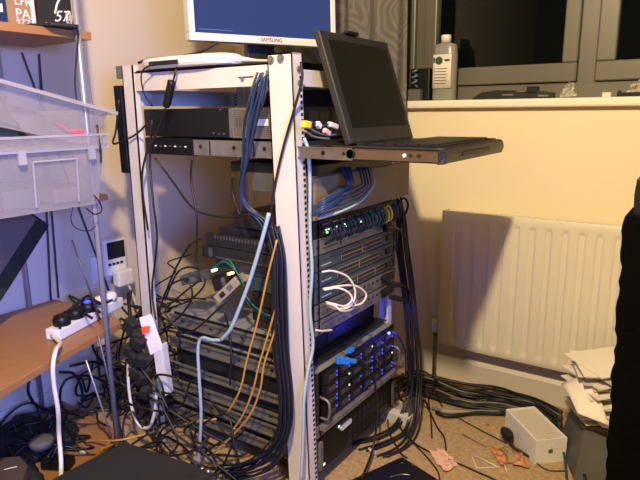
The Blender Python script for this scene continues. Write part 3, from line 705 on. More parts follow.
cable([az(567,434,.03),az(577,445,.03),az(582,462,.03),az(586,484,.02)],.0045,'blk','black cable draped over the side of the bin','power_cable')
for k,ps in enumerate(([(395,392),(410,386),(425,380),(436,392)],[(390,402),(405,396),(430,388),(442,402)],[(398,380),(412,372),(425,372),(440,384)],[(380,398),(398,388),(415,396),(428,404)],[(405,404),(398,392),(410,380),(430,396)],[(388,384),(402,376),(418,388),(432,376)])):
    cable([az(px,py,.03+.02*math.sin(i*2+k)) for i,(px,py) in enumerate(ps)],.004,'blk','black cable in the tangle at the foot of the rack far corner','power_cable','cable','tangled cables at the far foot of the rack')
# ================================================================== FLOOR THINGS
# white phone box
A=az(508,410,.084); Bq=az(532,405,.084); C_=az(566,437,.084); D_=az(538,442,.084)
cen=(A+Bq+C_+D_)/4; ul=((C_-Bq)+(D_-A)).normalized(); us=Vector((0,0,1)).cross(ul); 
LL=.202; LS=.106
pb=empty('phone_box',(cen.x,cen.y,0),'open white phone box on the carpet beside the radiator','box')
def rect(b,l,s,z0,z1,m): b.frame(cen+ul*(-l/2)+us*(-s/2)+Vector((0,0,z0-cen.z)),ul*l,us*s,(0,0,z1-z0),m)
b=B(); rect(b,LL,LS,0.001,.071,'white')
th=.005
for sgn in (1,-1):
    o=cen+us*(sgn*(LS/2-th/2)); b.frame(o-ul*LL/2-us*th/2+Vector((0,0,.071-cen.z)),ul*LL,us*th,(0,0,.013),'white')
    o=cen+ul*(sgn*(LL/2-th/2)); b.frame(o-ul*th/2-us*(LS/2-th)+Vector((0,0,.071-cen.z)),ul*th,us*(LS-2*th),(0,0,.013),'white')
b.build('tray',pb)
M['boxin']=mat('box_insert',(.52,.47,.38),.8)
b=B(); rect(b,LL-2*th,LS-2*th,.0712,.078,'boxin'); b.build('insert',pb)
oo=cen+ul*(LL/2-.013)+Vector((0,0,.0782-cen.z)); b=B(); b.frame(oo-us*.010-ul*.002,us*.018,ul*.004,(0,0,.0008),'hole'); b.build('slot',pb)
# apple mark on the near short end
e=ul if (cen+ul*.1-CAM).length<(cen-ul*.1-CAM).length else -ul
r_=Vector((0,0,1)).cross(e); f0=cen+e*(LL/2+.0002); f0.z=.042; pts=[]
for k in range(28):
    a=2*PI*k/28; rad_=.0085*(1+.10*math.cos(2*a))*(1-.12*max(0,-math.sin(a))**8)*(1-.13*max(0,math.sin(a))**14)
    x=rad_*math.cos(a); z=rad_*math.sin(a)
    bx,bz=.0097,.001; dd=math.hypot(x-bx,z-bz)
    if dd<.004: x=bx-math.sqrt(max(0,.004**2-(z-bz)**2))
    pts.append(f0+r_*x+Vector((0,0,z)))
M['mark']=mat('grey_mark',(.10,.09,.08),.5)
b=B(); b.prism(pts,e*.0004,'mark'); lf=[f0+r_*.0+Vector((0,0,.0098)),f0+r_*.003+Vector((0,0,.0105)),f0+r_*.004+Vector((0,0,.014)),f0+r_*.001+Vector((0,0,.013))]; b.prism(lf,e*.0004,'mark'); b.build('logo',pb)
sd=us if (cen+us*.1-CAM).length<(cen-us*.1-CAM).length else -us
rs=Vector((0,0,1)).cross(sd)
textmesh('iPhone',.014,'lettering',pb,cen+sd*(LS/2+.0003)+Vector((0,0,.036-cen.z)),rs,(0,0,1),'paper2',.0003,'CENTER')
# black oval adapter leaning by the box
c=az(507,433,.035); pl=empty('power_adapter',(c.x,c.y,0),'black oval power adapter lying against the white box','adapter')
b=B(); pts=[]
dvec=(az(520,444,.01)-az(506,424,.01)); dvec.z=0; dl=dvec.normalized(); dw=Vector((-dl.y,dl.x,0))
for k in range(24):
    a=2*PI*k/24; pts.append(Vector((c.x,c.y,.022))+dl*.034*math.cos(a)+dw*.019*math.sin(a))
b.prism(pts,(0,0,.02),'black'); b.build('casing',pl,bev=.006)
b=B(); b.tube([Vector((c.x,c.y,.030))+dl*.03,Vector((c.x,c.y,.02))+dl*.06,az(530,457,.006)],[.008]*4+[.005]*4+[.003],'black',8,5); b.build('cord_end',pl)
# orange packaging
rr=random.Random(2)
def crumple(label,name,cat,pts,m,h=.012,n=10,seed=1,solid=.0008):
    r2=random.Random(seed); c4=[az(px,py,.003) for px,py in pts]
    hs=[[r2.random()*h for _ in range(n+1)] for _ in range(n+1)]
    def f(u,v):
        p=c4[0].lerp(c4[1],u).lerp(c4[3].lerp(c4[2],u),v); q=hs[round(u*n)][round(v*n)]
        p=p.copy(); p.z=.003+q; return p+Vector((r2.uniform(-1,1)*.004,r2.uniform(-1,1)*.004,0))
    return tag(B().grid(f,n,n,m,False).build(name,solid=solid),label,cat)
crumple('crumpled orange packet at the right of the litter on the carpet','packet','packet',[(515,444),(522,456),(530,470),(512,466)],'orange',.012,6,3)
crumple('orange and white wrapper strip at the left of the packets','packet','packet',[(490,450),(497,446),(508,463),(502,467)],'orange',.008,6,4)
crumple('tan foil wrapper between the two orange packets','wrapper','wrapper',[(500,448),(513,443),(524,460),(508,465)],'foil',.012,7,5)
crumple('pink crumpled paper on the carpet beside the thin black cable','paper','paper',[(428,452),(445,452),(458,466),(445,474)],'pink',.012,7,6)
crumple('clear crumpled bag at the foot of the rack','plastic_bag','bag',[(393,410),(403,404),(406,420),(396,426)],'cling',.03,7,8)
for lb,a,c,r in (('white stick lying furthest left',(470,452),(477,468),.0016),('white stick lying lengthwise pointing at the packet',(476,456),(500,468),.002),('white stick closest to the bottom edge',(477,468),(500,467),.0016),('short white stick touching the wrapper',(504,463),(507,472),.0018),('tiny white stick above the litter',(494,431),(499,437),.0012)):
    tag(B().cyl(az(*a,r+.001),az(*c,r+.001),r,'wcab',8).build('stick'),lb,'stick')
tag(B().cyl(az(462,434,.004),az(487,447,.004),.0025,'wood_stick',8).build('stick'),'brown wooden stick on the open carpet','stick')
tag(B().lathe(az(488,425,.001),[(.004,0),(.005,.003),(.002,.006)],'wood_stick',8).build('crumb'),'dark crumb on the carpet left of the white box','crumb')
tag(B().cyl((-.83,1.50,.008),(-.80,1.49,.008),.006,'white',8).build('cable_plug'),'small white plug on the carpet beside the dark folder','plug')
# dark folder / laptop on floor bottom
c4=[az(342,484,.02),az(402,457,.02),az(448,486,.02),az(380,520,.02)]
lp=empty('laptop',c4[0],'closed black laptop on the carpet at the bottom edge','laptop')
b=B(); b.prism([Vector((p.x,p.y,.002)) for p in c4],(0,0,.02),'black'); b.build('body',lp,bev=.003)
b=B()
for px,py in ((402,463),(413,465)):
    q=az(px,py,.0222); b.cyl(q,q+Vector((0,0,.001)),.004,'steel',12)
q=az(390,477,.0222); q2=az(410,475,.0222); b.tube([q,(q+q2)/2+Vector((0,.01,0)),q2],.0018,'steel'); b.build('fitting',lp)
# bin + papers
bn=empty('storage_bin',(-.17,1.89,0),'dark grey bin under the paper pile in the right corner','bin')
b=B(); b.poly8([(-.325,1.90,0),(-.235,1.70,0),(.02,1.76,0),(-.02,2.06,0),(-.285,1.95,.165),(-.225,1.745,.165),(.01,1.78,.165),(-.02,2.05,.165)],'bin'); b.build('body',bn,bev=.006)
b=B(); b.poly8([(-.295,1.955,.160),(-.232,1.735,.160),(.02,1.77,.160),(-.01,2.06,.160),(-.295,1.955,.175),(-.232,1.735,.175),(.02,1.77,.175),(-.01,2.06,.175)],'bin'); b.build('rim',bn,bev=.003)
rr=random.Random(4)
for k in range(26):
    z=.180+k*.0064; cx=-.128+rr.uniform(-.02,.02)-.0012*(k-13 if k>13 else 0); cy=1.89+rr.uniform(-.02,.02)
    if k>16: cx+=.0
    yaw=rr.uniform(-.28,.28)+.55; ti=rr.uniform(-.16,-.02)
    L2,W2=.145,.103; t_=.002+.003*rr.random()
    b=B(); n=6
    def f(u,v,dz=0):
        x=(u-.5)*2*L2; y=(v-.5)*2*W2; return Vector((x,y,.003*math.sin(u*3+k)+dz))
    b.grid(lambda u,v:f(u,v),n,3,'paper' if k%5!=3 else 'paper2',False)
    b.rot(Matrix.Translation((cx,cy,z))@Matrix.Rotation(yaw,4,'Z')@Matrix.Rotation(ti,4,'X')@Matrix.Rotation(-.06+rr.uniform(-.05,.05),4,'Y'))
    o=b.build('paper_sheet',solid=t_)
    if k==25: tag(o,'topmost white paper on the pile above the grey bin','paper')
    elif k==0: tag(o,'lowest paper, directly on the grey bin rim','paper')
    elif k%5==3: tag(o,'greyish sheet in the paper pile on the bin','paper','grey sheets in the paper pile')
    else: tag(o,'white sheet in the middle of the paper pile on the bin','paper','white sheets in the paper pile')
# hanging sheet over bin's front-left
b=B(); c4=[ay(563,383,1.80),ay(578,372,1.88),ay(606,400,1.76),ay(600,428,1.70)]
P_=[ay(561,384,1.80),ay(590,372,1.80),ay(609,424,1.68),ay(578,412,1.68)]
def f(u,v): return P_[0].lerp(P_[1],u).lerp(P_[3].lerp(P_[2],u),v)+Vector((0,0,.006*math.sin(v*4)))
tag(B().grid(f,6,6,'paper',True).build('paper_sheet',solid=.002),'white sheet sliding off the front of the paper pile towards the bin','paper')
# black slab in the foreground right
rr=random.Random(9)
def slabpt(z,e):   # left edge wobble
    return -.0925+.004*math.sin(z*60)+.003*math.sin(z*173+1)+e
fs=B(); ZB=ay(623.5,216,.9).z; zs=[i*ZB/90 for i in range(91)]
T0=ay(623.5,216,.9); T1=ay(605,480,.9)
pts=[(T1.x+(T0.x-T1.x)*(z-T1.z)/(T0.z-T1.z)+.0013*math.sin(z*60)+.001*math.sin(z*173+1)+rr.uniform(-.001,.001),.90,z) for z in zs]+[(.36,.90,ZB),(.36,.90,0)]
fs.prism(pts,(0,.09,0),'fab'); bp_=tag(fs.build('upholstered_panel'),'black rough-textured upright panel filling the right edge in the foreground','panel')
pr=Vector(( -.083,.93,0))
b=B(); b.prism([tuple(ay(633,216.5,.91)),tuple(ay(634,195,.91)),tuple(ay(637,178,.91)),(.2,.91,1.03),(.2,.91,ay(633,216.5,.91).z)],(0,.05,0),'black'); tag(b.build('dark_casing',bev=.003),'black smooth casing standing on the rough black panel at the right edge','casing')
# black case in the foreground bottom
c1=az(124,441,.2); c2=az(213,470,.2)
cs=empty('computer_case',(-1.14,.75,0),'dark flat-topped computer case on the floor in front of the rack','computer case')
dx=(c2-c1); b=B(); dy=Vector((-.02,-.36,0)); b.frame(Vector((c1.x,c1.y,.015)),dx,dy,(0,0,.185),'tower'); b.build('body',cs,bev=.006)
b=B()
for k in range(4):
    q=c1+dx*(.08+.84*(k%2))+dy*(.08+.84*(k//2)); b.cyl((q.x,q.y,.0),(q.x,q.y,.016),.015,'black',12)
b.build('foot',cs)
q=c2-dx*.02; b=B(); b.lathe((q.x,q.y-.01,.2),[(.008,0),(.008,.003),(.005,.006),(.0001,.007)],'steel',12); b.build('screw',cs)
q=c2-dx*.09+dy*.02; b=B(); b.lathe((q.x,q.y,.2),[(.006,0),(.006,.003),(.0001,.005)],'steel',12); b.build('screw',cs)
# ================================================================== LEFT SHELVING
su=empty('shelving_unit',(-1.72,.85,0),'metal and beech shelving unit with wire cross braces against the left wall','shelving')
b=B(); b.prism([(-1.80,-.2,1.304),(-1.50,-.2,1.304),(-1.50,1.065,1.304),(-1.80,1.065,1.304)],(0,0,.022),'beech'); b.build('shelf',su,bev=.002)
b=B(); b.prism([(-1.93,-.2,.822),(-1.63,-.2,.822),(-1.63,1.165,.822),(-1.93,1.165,.822)],(0,0,.020),'beech'); b.build('shelf',su,bev=.002)
b=B(); b.prism([(-1.93,-.2,.418),(-1.14,-.2,.418),(-1.367,.60,.418),(-1.44,.80,.418),(-1.525,1.095,.418),(-1.56,1.11,.418),(-1.93,1.115,.418)],(0,0,.022),'beech'); b.build('shelf',su,bev=.002)
b=B(); b.prism([(-1.93,-.2,.02),(-1.34,-.2,.02),(-1.45,.80,.02),(-1.56,1.08,.02),(-1.93,1.10,.02)],(0,0,.022),'beech'); b.build('shelf',su,bev=.002)
def up(x,y): B().cyl((x,y,0),(x,y,1.9),.0085,'chrome',12).build('upright',su)
up(-1.49,1.015); up(-1.92,1.015); up(-1.92,.60)
# wire braces on the back plane and side
for a,c in (((-1.93,.86,.44),(-1.93,.95,1.30)),((-1.93,.90,.44),(-1.93,.90,1.30)),((-1.93,1.13,.44),(-1.93,1.16,1.30)),((-1.93,1.10,1.30),(-1.93,1.36,.35)),((-1.93,1.16,1.30),(-1.93,1.10,.44)),((-1.49,.985,.44),(-1.49,1.04,.04))):
    B().cyl(a,c,.0035,'wire',8).build('brace',su)
B().cyl(ax(72,240,-1.6),ax(100,320,-1.55),.003,'wire',8).build('brace',su)
B().cyl(ax(86,360,-1.52),ax(114,444,-1.50),.003,'chrome',8).build('brace',su)
# storage tubs
def tub(label,x0,x1,y0,y1,z0,z1,group=None,tilt=None,lip=.012):
    r=empty('storage_tub',((x0+x1)/2,(y0+y1)/2,z0),label,'storage box',group)
    t=.003; tp=.018
    b=B()
    def wall(p,q,r_,s): b.poly8([p[0],q[0],q[1],p[1],p[2],q[2],q[3],p[3]],'tub')
    # walls as thin tapered frames
    bx0,bx1,by0,by1=x0+tp,x1-tp,y0+tp,y1-tp
    b.box(bx0,bx1,by0,by1,z0,z0+t,'tub')
    def side(a,c,A_,C2,n):
        n=Vector(n)*t; b.poly8([Vector(a),Vector(c),Vector(c)+n,Vector(a)+n,Vector(A_),Vector(C2),Vector(C2)+n,Vector(A_)+n],'tub')
    side((bx1,by0,z0),(bx1,by1,z0),(x1,y0,z1),(x1,y1,z1),(-1,0,0)); side((bx0,by0,z0),(bx0,by1,z0),(x0,y0,z1),(x0,y1,z1),(1,0,0))
    side((bx0,by0,z0),(bx1,by0,z0),(x0,y0,z1),(x1,y0,z1),(0,1,0)); side((bx0,by1,z0),(bx1,by1,z0),(x0,y1,z1),(x1,y1,z1),(0,-1,0))
    if tilt: b.rot(tilt)
    b.build('body',r)
    b=B(); e=lip
    for (a0,a1,c0,c1) in ((x0-e,x1+e,y0-e,y0+.002),(x0-e,x1+e,y1-.002,y1+e),(x0-e,x0+.002,y0,y1),(x1-.002,x1+e,y0,y1)): b.box(a0,a1,c0,c1,z1-.008,z1+.002,'tubrim')
    if tilt: b.rot(tilt)
    b.build('rim',r)
    return r
t1=tub('milky clear tub on the middle shelf, lower of the stacked pair',-1.88,-1.452,.45,1.035,.843,1.012)
b=B(); b.frame((-1.462,.82,.86),(0,.004,0),(.009,0,.12),(.004,0,0),'tubrim'); b.frame((-1.462,.945,.86),(0,.004,0),(.009,0,.12),(.004,0,0),'tubrim'); b.frame((-1.452,.82,.978),(0,.129,0),(0,0,.004),(.004,0,0),'tubrim')
for y in (.78,.98): b.box(-1.447,-1.438,y,y+.02,.975,1.012,'tubrim')
b.build('clip',t1)
# lid of lower / second tub body band
b=B(); b.box(-1.885,-1.448,.445,1.032,1.014,1.018,'tub'); b.box(-1.45,-1.438,.44,1.04,1.012,1.045,'tub'); b.box(-1.452,-1.436,.44,1.045,1.040,1.046,'tubrim'); b.box(-1.885,-1.44,1.034,1.042,1.012,1.045,'tub'); b.build('lid',t1)
T2=Matrix.Translation((-1.66,.75,1.05))@Matrix.Rotation(-.24,4,'X')@Matrix.Translation((1.66,-.75,-1.05))
t2=tub('open milky tub tipped on top of the lower tub, pink strip inside',-1.86,-1.48,.42,1.06,1.075,1.185,None,T2,.02)
for k,(m_,y,z,l,a) in enumerate((('gry',.74,1.10,.24,.12),('paper2',.70,1.125,.22,-.05),('blackm',.76,1.075,.26,.1),('paper2',.64,1.15,.22,.2),('gry',.72,1.14,.24,.16))):
    b=B(); b.box(-.08,.08,-l/2,l/2,-.004,.004,m_); b.rot(Matrix.Translation((-1.60+.008*k,y,z))@Matrix.Rotation(-a-.15,4,'X')@Matrix.Rotation(.55,4,'Y'))
    tag(b.build('papers'),['grey sleeve','folded grey leaflet','black folder','upper grey leaflet','pale envelope'][k]+' lying in the open tipped tub','papers')
M['red']=mat('pink_red',(.65,.10,.14),.5)
b=B(); b.tube([ax(56,122,-1.52),ax(64,128,-1.51),ax(74,132,-1.50),ax(88,133,-1.50)],.010,'red',8); tag(b.build('pink_strip'),'pinkish red strip showing through the tipped tub','strip')
# tub contents lower
for k,(y,w_,h_,m_) in enumerate(((.60,.12,.07,'paper2'),(.76,.10,.05,'gry'),(.90,.11,.04,'beige'))):
    b=B(); b.box(-1.8,-1.50,y,y+w_,.856,.856+h_,m_); tag(b.build('small_box',bev=.004),['pale','grey','beige'][k]+' carton inside the lower milky tub','carton')
cable([ax(97,125,-1.45),ax(99,140,-1.44),ax(101,155,-1.44),ax(101,163,-1.44)],.003,'blk','short black lead with a pale tip hanging beside the tubs')
cable([ax(94,195,-1.45),ax(101,205,-1.45),ax(101,212,-1.45),ax(94,214,-1.45),ax(86,208,-1.45)],.002,'blk','thin black loop hanging below the middle shelf')
cable([ax(73,207,-1.46),ax(71,220,-1.46),ax(76,228,-1.46),ax(88,231,-1.46),ax(96,226,-1.46)],.0015,'navy','fine dark loop under the tub')
cable([ax(74,28,-1.47),ax(78,30,-1.47),ax(77,50,-1.48),ax(75,80,-1.49),ax(77,105,-1.49)],.0025,'blk','black lead running down beside the chrome upright')
cable([ax(86,40,-1.49),ax(88,70,-1.5),ax(92,100,-1.5),ax(95,125,-1.5)],.0012,'gry','thin grey string hanging from the top shelf')
# top shelf things
b=B(); b.box(-1.72,-1.52,.79,.81,1.326,1.50,'bluep'); 
def sbox(px0,px1,x,d,h,m,name,label,cat):
    y0=ax(px0,24,x).y; y1=ax(px1,24,x).y; r=empty(name,(x-d/2,(y0+y1)/2,1.3262),label,cat)
    B().box(x-d,x,y0,y1,1.3262,1.3262+h,m).build('carton',r,bev=.001); return r,y0,y1
b.bm.free()
r,y0,y1=sbox(-8,8,-1.54,.12,.20,'blue','carton','blue and white carton at the far left of the top shelf','carton')
B().box(-1.5395,-1.538,y0+.012,y1-.01,1.355,1.375,'white').build('stripe',r)
r,y0,y1=sbox(9,37,-1.55,.14,.22,'wood_stick','carton','brown carton with cream lettering on the top shelf','carton')
textmesh('PA',.034,'lettering',r,(-1.549,y0+.02,1.347),(0,1,0),(0,0,1),'wcab',.0005); textmesh('9ZZ',.022,'lettering',r,(-1.549,y0+.02,1.33),(0,1,0),(0,0,1),'wcab',.0005); textmesh('LFR',.03,'lettering',r,(-1.549,y0+.02,1.38),(0,1,0),(0,0,1),'wcab',.0005)
B().box(-1.5495,-1.548,y1-.014,y1-.004,1.328,1.54,'wcab').build('stripe',r)
r,y0,y1=sbox(39,73,-1.56,.2,.24,'blackm','game_box','black box with white swoosh print and a wheel picture on the top shelf','box')
textmesh('57',.045,'lettering',r,(-1.559,y0+.045,1.352),(0,1,.1),(0,.35,1),'textw',.0005)
b=B(); 
for rr_ in (.020,.013,.006):
    c0=Vector((-1.559,y1-.012,1.365)); pts=[c0+Vector((0,rr_*.45*math.cos(a),rr_*math.sin(a))) for a in [2*PI*k/20 for k in range(21)]]; b.tube(pts,.0010,'textw',5,0)
b.build('wheel_print',r)
b=B(); b.tube([(-1.559,y0+.05,1.372),(-1.559,y0+.06,1.40),(-1.559,y0+.075,1.42)],.003,'textw'); b.tube([(-1.559,y0+.02,1.345),(-1.559,y0+.06,1.343)],.0025,'textw'); b.build('swoosh_print',r)
b=B(); P1=ax(38,27,-1.47); b.prism([(-1.47,ax(52,30,-1.47).y,1.327),(-1.455,ax(76,30,-1.47).y,1.327),(-1.55,ax(76,30,-1.5).y+.01,1.327),(-1.555,ax(36,30,-1.5).y,1.327)],(0,0,.008),'tower')
tag(b.build('tablet',bev=.002),'thin dark tablet overhanging the front of the top shelf','tablet')
# slanted dark flat screen at left
a=ax(50,225,-1.74); c=ax(0,303,-1.74); d_=(c-a).normalized(); per=Vector((0,d_.z,-d_.y)); 
if per.y>0: per=-per
a2=a-d_*.0; ln=(a.z-.443)/(-d_.z)
sp=empty('old_laptop',(-1.76,a.y-.2,.443),'dark flat laptop tipped on edge on the lower shelf','laptop')
b=B(); b.frame(a,d_*ln,per*.26,(-.018,0,0),'blackm'); b.build('casing',sp,bev=.003)
b=B(); b.frame(a+d_*.008+per*.05+Vector((.0002,0,0)),d_*(ln-.03),per*.20,(.0015,0,0),'lapface'); b.build('screen_panel',sp)
# power strip on lower shelf
S0=az(60,341,.442); S1=az(124,306,.442); dd=(S1-S0); dd.z=0; L_=dd.length; dd.normalize(); dw=Vector((-dd.y,dd.x,0))
ps_=empty('extension_lead',((S0+S1).x/2,(S0+S1).y/2,.441),'white extension block on the lower shelf, black plugs in it','extension lead')
b=B(); b.frame(S0-Vector((0,0,.001)),dd*L_,dw*.05,(0,0,.034),'white'); b.build('body',ps_,bev=.004)
b=B(); b.tube([S0+dw*.025+Vector((0,0,.015)),ax(60,343,-1.49),ax(56,350,-1.43),ax(53,366,-1.41),ax(54,385,-1.41),ax(58,410,-1.41),ax(59,435,-1.43),ax(61,460,-1.40),ax(61,484,-1.38)],.0062,'wcab',8); b.build('cord',ps_)
def plug(t,label,m_,r_=.026):
    c=S0+dd*(L_*t)+dw*.025+Vector((0,0,.034)); b=B(); b.lathe(c,[(r_,0),(r_,.018),(r_*.8,.028),(.0001,.03)],m_,14); return c,tag(b.build('plug'),label,'plug')
plug(.14,'black round plug at the near end of the white extension block','black'); plug(.33,'black round plug second along the extension block','black')
plug(.52,'black plug with a blue light on the extension block','black'); c=S0+dd*(L_*.5)+dw*.02+Vector((0,0,.066))
tag(B().lathe(c,[(.010,-.002),(.012,.003),(.0001,.009)],'led_bs',10).build('indicator_light'),'small blue indicator light above the black plugs','light')
plug(.86,'white round plug at the far end of the extension block','white',.028)
plug(.72,'white small plug beside the far one on the extension block','white',.02)
rr=random.Random(14)
for k,ps in enumerate(([(60,328),(58,318),(68,311),(85,308),(100,312)],[(62,322),(72,315),(80,312),(92,318)],[(70,310),(78,302),(92,300),(104,305)],[(75,306),(88,296),(100,304),(112,300)])):
    cable([az(px,py,.48+.01*k) for px,py in ps],.0045,'blk','black lead looping over the extension block plugs','power_cable','cable','black leads at the extension block')
# energy meter on wall
c=ax(116,263,XL); em=empty('energy_meter',(XL+.02,c.y,c.z),'white plug-in energy meter with a dark display on the left wall','energy meter')
y0,y1=ax(105,262,XL+.055).y,ax(128,262,XL+.055).y
b=B(); b.box(XL,XL+.010,y0-.03,y1+.035,.45,.56,'white'); b.build('wall_socket',em,bev=.003)
b=B(); b.box(XL+.008,XL+.055,y0,y1,.475,.622,'white'); b.build('casing',em,bev=.010)
b=B(); b.box(XL+.055,XL+.057,y0+.014,y1-.012,.545,.612,'port'); b.build('display',em)
b=B()
for k in range(4): b.box(XL+.055,XL+.058,y0+.014+k*.018,y0+.026+k*.018,.520,.529,'navy')
b.build('button',em)
b=B(); b.box(XL+.055,XL+.095,y0+.025,y1-.005,.435,.500,'white'); tag(b.build('plug',bev=.008),'white plug pushed into the energy meter','plug')
cable([(XL+.08,y1-.03,.44),(XL+.09,y1-.02,.40),(XL+.10,y1-.01,.34),(XL+.10,y1,.30)],.005,'wcab','white lead hanging from the energy meter plug')
# second extension block hung near the rear post
cA=ay(138,318,1.09); cB=ay(153,346,1.09)
e2=empty('extension_lead',(-1.42,1.12,.2),'white extension block standing on end by the rear post, red switch lit','extension lead')
b=B(); P_=[ay(139,317,1.09),ay(151,313,1.11),ay(162,343,1.11),ay(149,349,1.09)]
dn_=Vector((0.004,.0,-.022)); b.poly8([P_[0]+dn_,P_[1]+dn_,P_[2]+dn_,P_[3]+dn_,P_[0],P_[1],P_[2],P_[3]],'white')
q3,q2=P_[3].lerp(P_[2],.25)+Vector((0,0,-.004)),P_[2].lerp(P_[3],.05)+Vector((0,0,-.004)); dv=Vector((.010,.004,-.17)); bk_=Vector((-.006,.03,.0)); b.poly8([q3+dv,q2+dv,q2+dv+bk_,q3+dv+bk_,q3,q2,q2+bk_,q3+bk_],'whited'); b.build('body',e2,bev=.004)
q=ay(145,330,1.087); b=B(); b.box(q.x-.008,q.x+.008,q.y-.006,q.y+.02,q.z-.010,q.z+.010,'redc'); b.build('rocker_switch',e2,bev=.001)
b=B(); b.tube([ay(130,345,1.09),ay(128,365,1.09),ay(129,390,1.08),ay(133,412,1.075),ay(140,426,1.07),ay(149,427,1.07),ay(154,415,1.075),ay(156,398,1.08),ay(156,380,1.09)],.0052,'wcab',8); b.build('cord',e2)
for k,(px,py,s) in enumerate(((131,326,.030),(139,343,.026),(130,350,.024),(142,360,.026),(143,378,.024),(135,358,.028),(136,372,.024),(145,392,.024),(136,336,.024))):
    c=ay(px,py,1.075); b=B(); b.box(-s*.7,s*.7,-.016,.016,-s*.8,s*.8,'blackm'); b.rot(Matrix.Translation(c)@Matrix.Rotation(.5,4,'Y')@Matrix.Rotation(.3*k,4,'Z'))
    tag(b.build('plug',bev=.005),'black plug clustered at the left of the upright extension block','plug','black plugs on the upright extension block')
cable([ay(131,290,1.09),ay(129,305,1.085),ay(131,325,1.08)],.005,'blk','thick black lead rising above the plug cluster')
# tangle below / around
rr=random.Random(33)
cx0=[]
for k in range(58):
    n=rr.randint(4,6); x=rr.uniform(-1.80,-1.46); y=rr.uniform(1.13,1.42) ; z=rr.uniform(.03,.42)
    pts=[]
    for i in range(n):
        pts.append((x,y,max(.01,z))); x=min(-1.42,max(-1.88,x+rr.uniform(-.16,.16))); y=min(1.5,max(1.13,y+rr.uniform(-.12,.12))); z=z+rr.uniform(-.16,.08)
        if z<.02: z=.02+rr.uniform(0,.05)
    cable(pts,rr.choice((.003,.004,.0045)),'blk' if k%6 else 'navy','black cable in the dense tangle below the plugs at the rear post','power_cable','cable','tangled black cables by the rear post')
for k in range(26):
    x=rr.uniform(-1.48,-1.05); y=rr.uniform(1.05,1.17); z=rr.uniform(.02,.25); pts=[]
    for i in range(5):
        pts.append((x,y,max(.008,z))); x=min(-1.0,max(-1.5,x+rr.uniform(-.16,.16))); y=min(1.18,max(1.02,y+rr.uniform(-.05,.05))); z=z+rr.uniform(-.12,.10)
    cable(pts,.0035,'blk','black cable straggling between the case and the rack side','power_cable','cable','straggling black cables along the rack side')
for lb,ps in (('big black cable loop hanging under the lower shelf, left',[(52,365),(35,372),(28,388),(34,403),(48,410),(58,409)]),('big black cable loop hanging under the lower shelf, right',[(60,372),(74,374),(82,390),(80,408),(68,412),(60,400),(66,380),(90,376),(110,385)]),('black cable sweeping right under the lower shelf',[(70,366),(95,362),(115,372),(118,395),(105,420)])):
    cable([ax(px,py,-1.75) for px,py in ps],.005,'navy',lb,'power_cable')
# dark clutter bottom-left
def blob(label,name,cat,c,r,m,seed,sub=3):
    r2=random.Random(seed); b=B(); bmesh.ops.create_icosphere(b.bm,subdivisions=sub,radius=1); b.mi(m)
    for v in b.bm.verts:
        n_=1+.18*math.sin(v.co.x*4+seed)+.12*math.sin(v.co.y*7+seed*2)+.06*r2.uniform(-1,1)
        v.co=Vector((c[0]+v.co.x*r[0]*n_,c[1]+v.co.y*r[1]*n_,max(.044,c[2]+v.co.z*r[2]*n_)))
    for f in b.bm.faces: f.smooth=True
    return tag(b.build(name),label,cat)
blob('crumpled black cloth bag on the bottom shelf, leftmost','cloth_bag','bag',(-1.68,.72,.06),(.18,.12,.05),'blackm',3)
blob('crumpled black bag on the bottom shelf beside the white cord','cloth_bag','bag',(-1.76,.90,.05),(.15,.11,.035),'blackm',6)
rr=random.Random(77)
for k in range(16):
    x=rr.uniform(-1.85,-1.55); y=rr.uniform(.66,.98); pts=[]
    for i in range(5):
        pts.append((x,y,rr.uniform(.05,.13))); x=min(-1.5,max(-1.88,x+rr.uniform(-.14,.14))); y=min(1.04,max(.6,y+rr.uniform(-.12,.12)))
    cable(pts,.004,'blk','black cable heaped over the black bags on the bottom shelf','power_cable','cable','black cables heaped on the bottom shelf')
for k,(px,py,lb) in enumerate(((58,462,'black adapter brick on the bottom shelf right of the grey disc'),(22,432,'black adapter brick on the bottom shelf left of the grey disc'),(60,425,'black adapter brick behind the white cord'))):
    c=az(px,py,.06); b=B(); b.box(-.045,.045,-.022,.022,-.015,.015,'black'); b.rot(Matrix.Translation(c)@Matrix.Rotation(.5+k,4,'Z')); o=b.build('power_brick',bev=.004); tag(o,lb,'power brick')
c=az(41,440,.12); tag(B().lathe(c,[(.035,-.02),(.036,0),(.030,.004),(.0001,.005)],'dustgrey',20).build('headphone_cup'),'round grey disc on the black clutter','disc')
c=az(10,472,.15); r=empty('modem',(c.x,c.y,.1),'dull brown box with a pale line of lettering in the bottom left corner','modem')
b=B(); q=[az(-20,458,.15),az(20,456,.15),az(28,465,.15),az(22,482,.15),az(-20,486,.15)]; b.prism([Vector((p.x,p.y,.11)) for p in q],(0,0,.04),'panel_brown'); b.build('casing',r,bev=.003)
q1=az(4,470,.151); q2=az(17,467,.151); b=B(); dq=(q2-q1); b.frame(q1,dq,Vector((-dq.y,dq.x,0)).normalized()*.004,(0,0,.0006),'wcab'); b.build('lettering',r)
tag(B().box(-1.62,-1.30,.48,.66,.044,.109,'blackm').build('dark_carton',bev=.004),'black carton under the brown box at the bottom left','carton')
c=az(83,453,.045); tag(B().box(c.x-.008,c.x+.008,c.y-.006,c.y+.006,.043,.053,'white').build('small_tag'),'tiny white tag beside the yellow loop','tag')
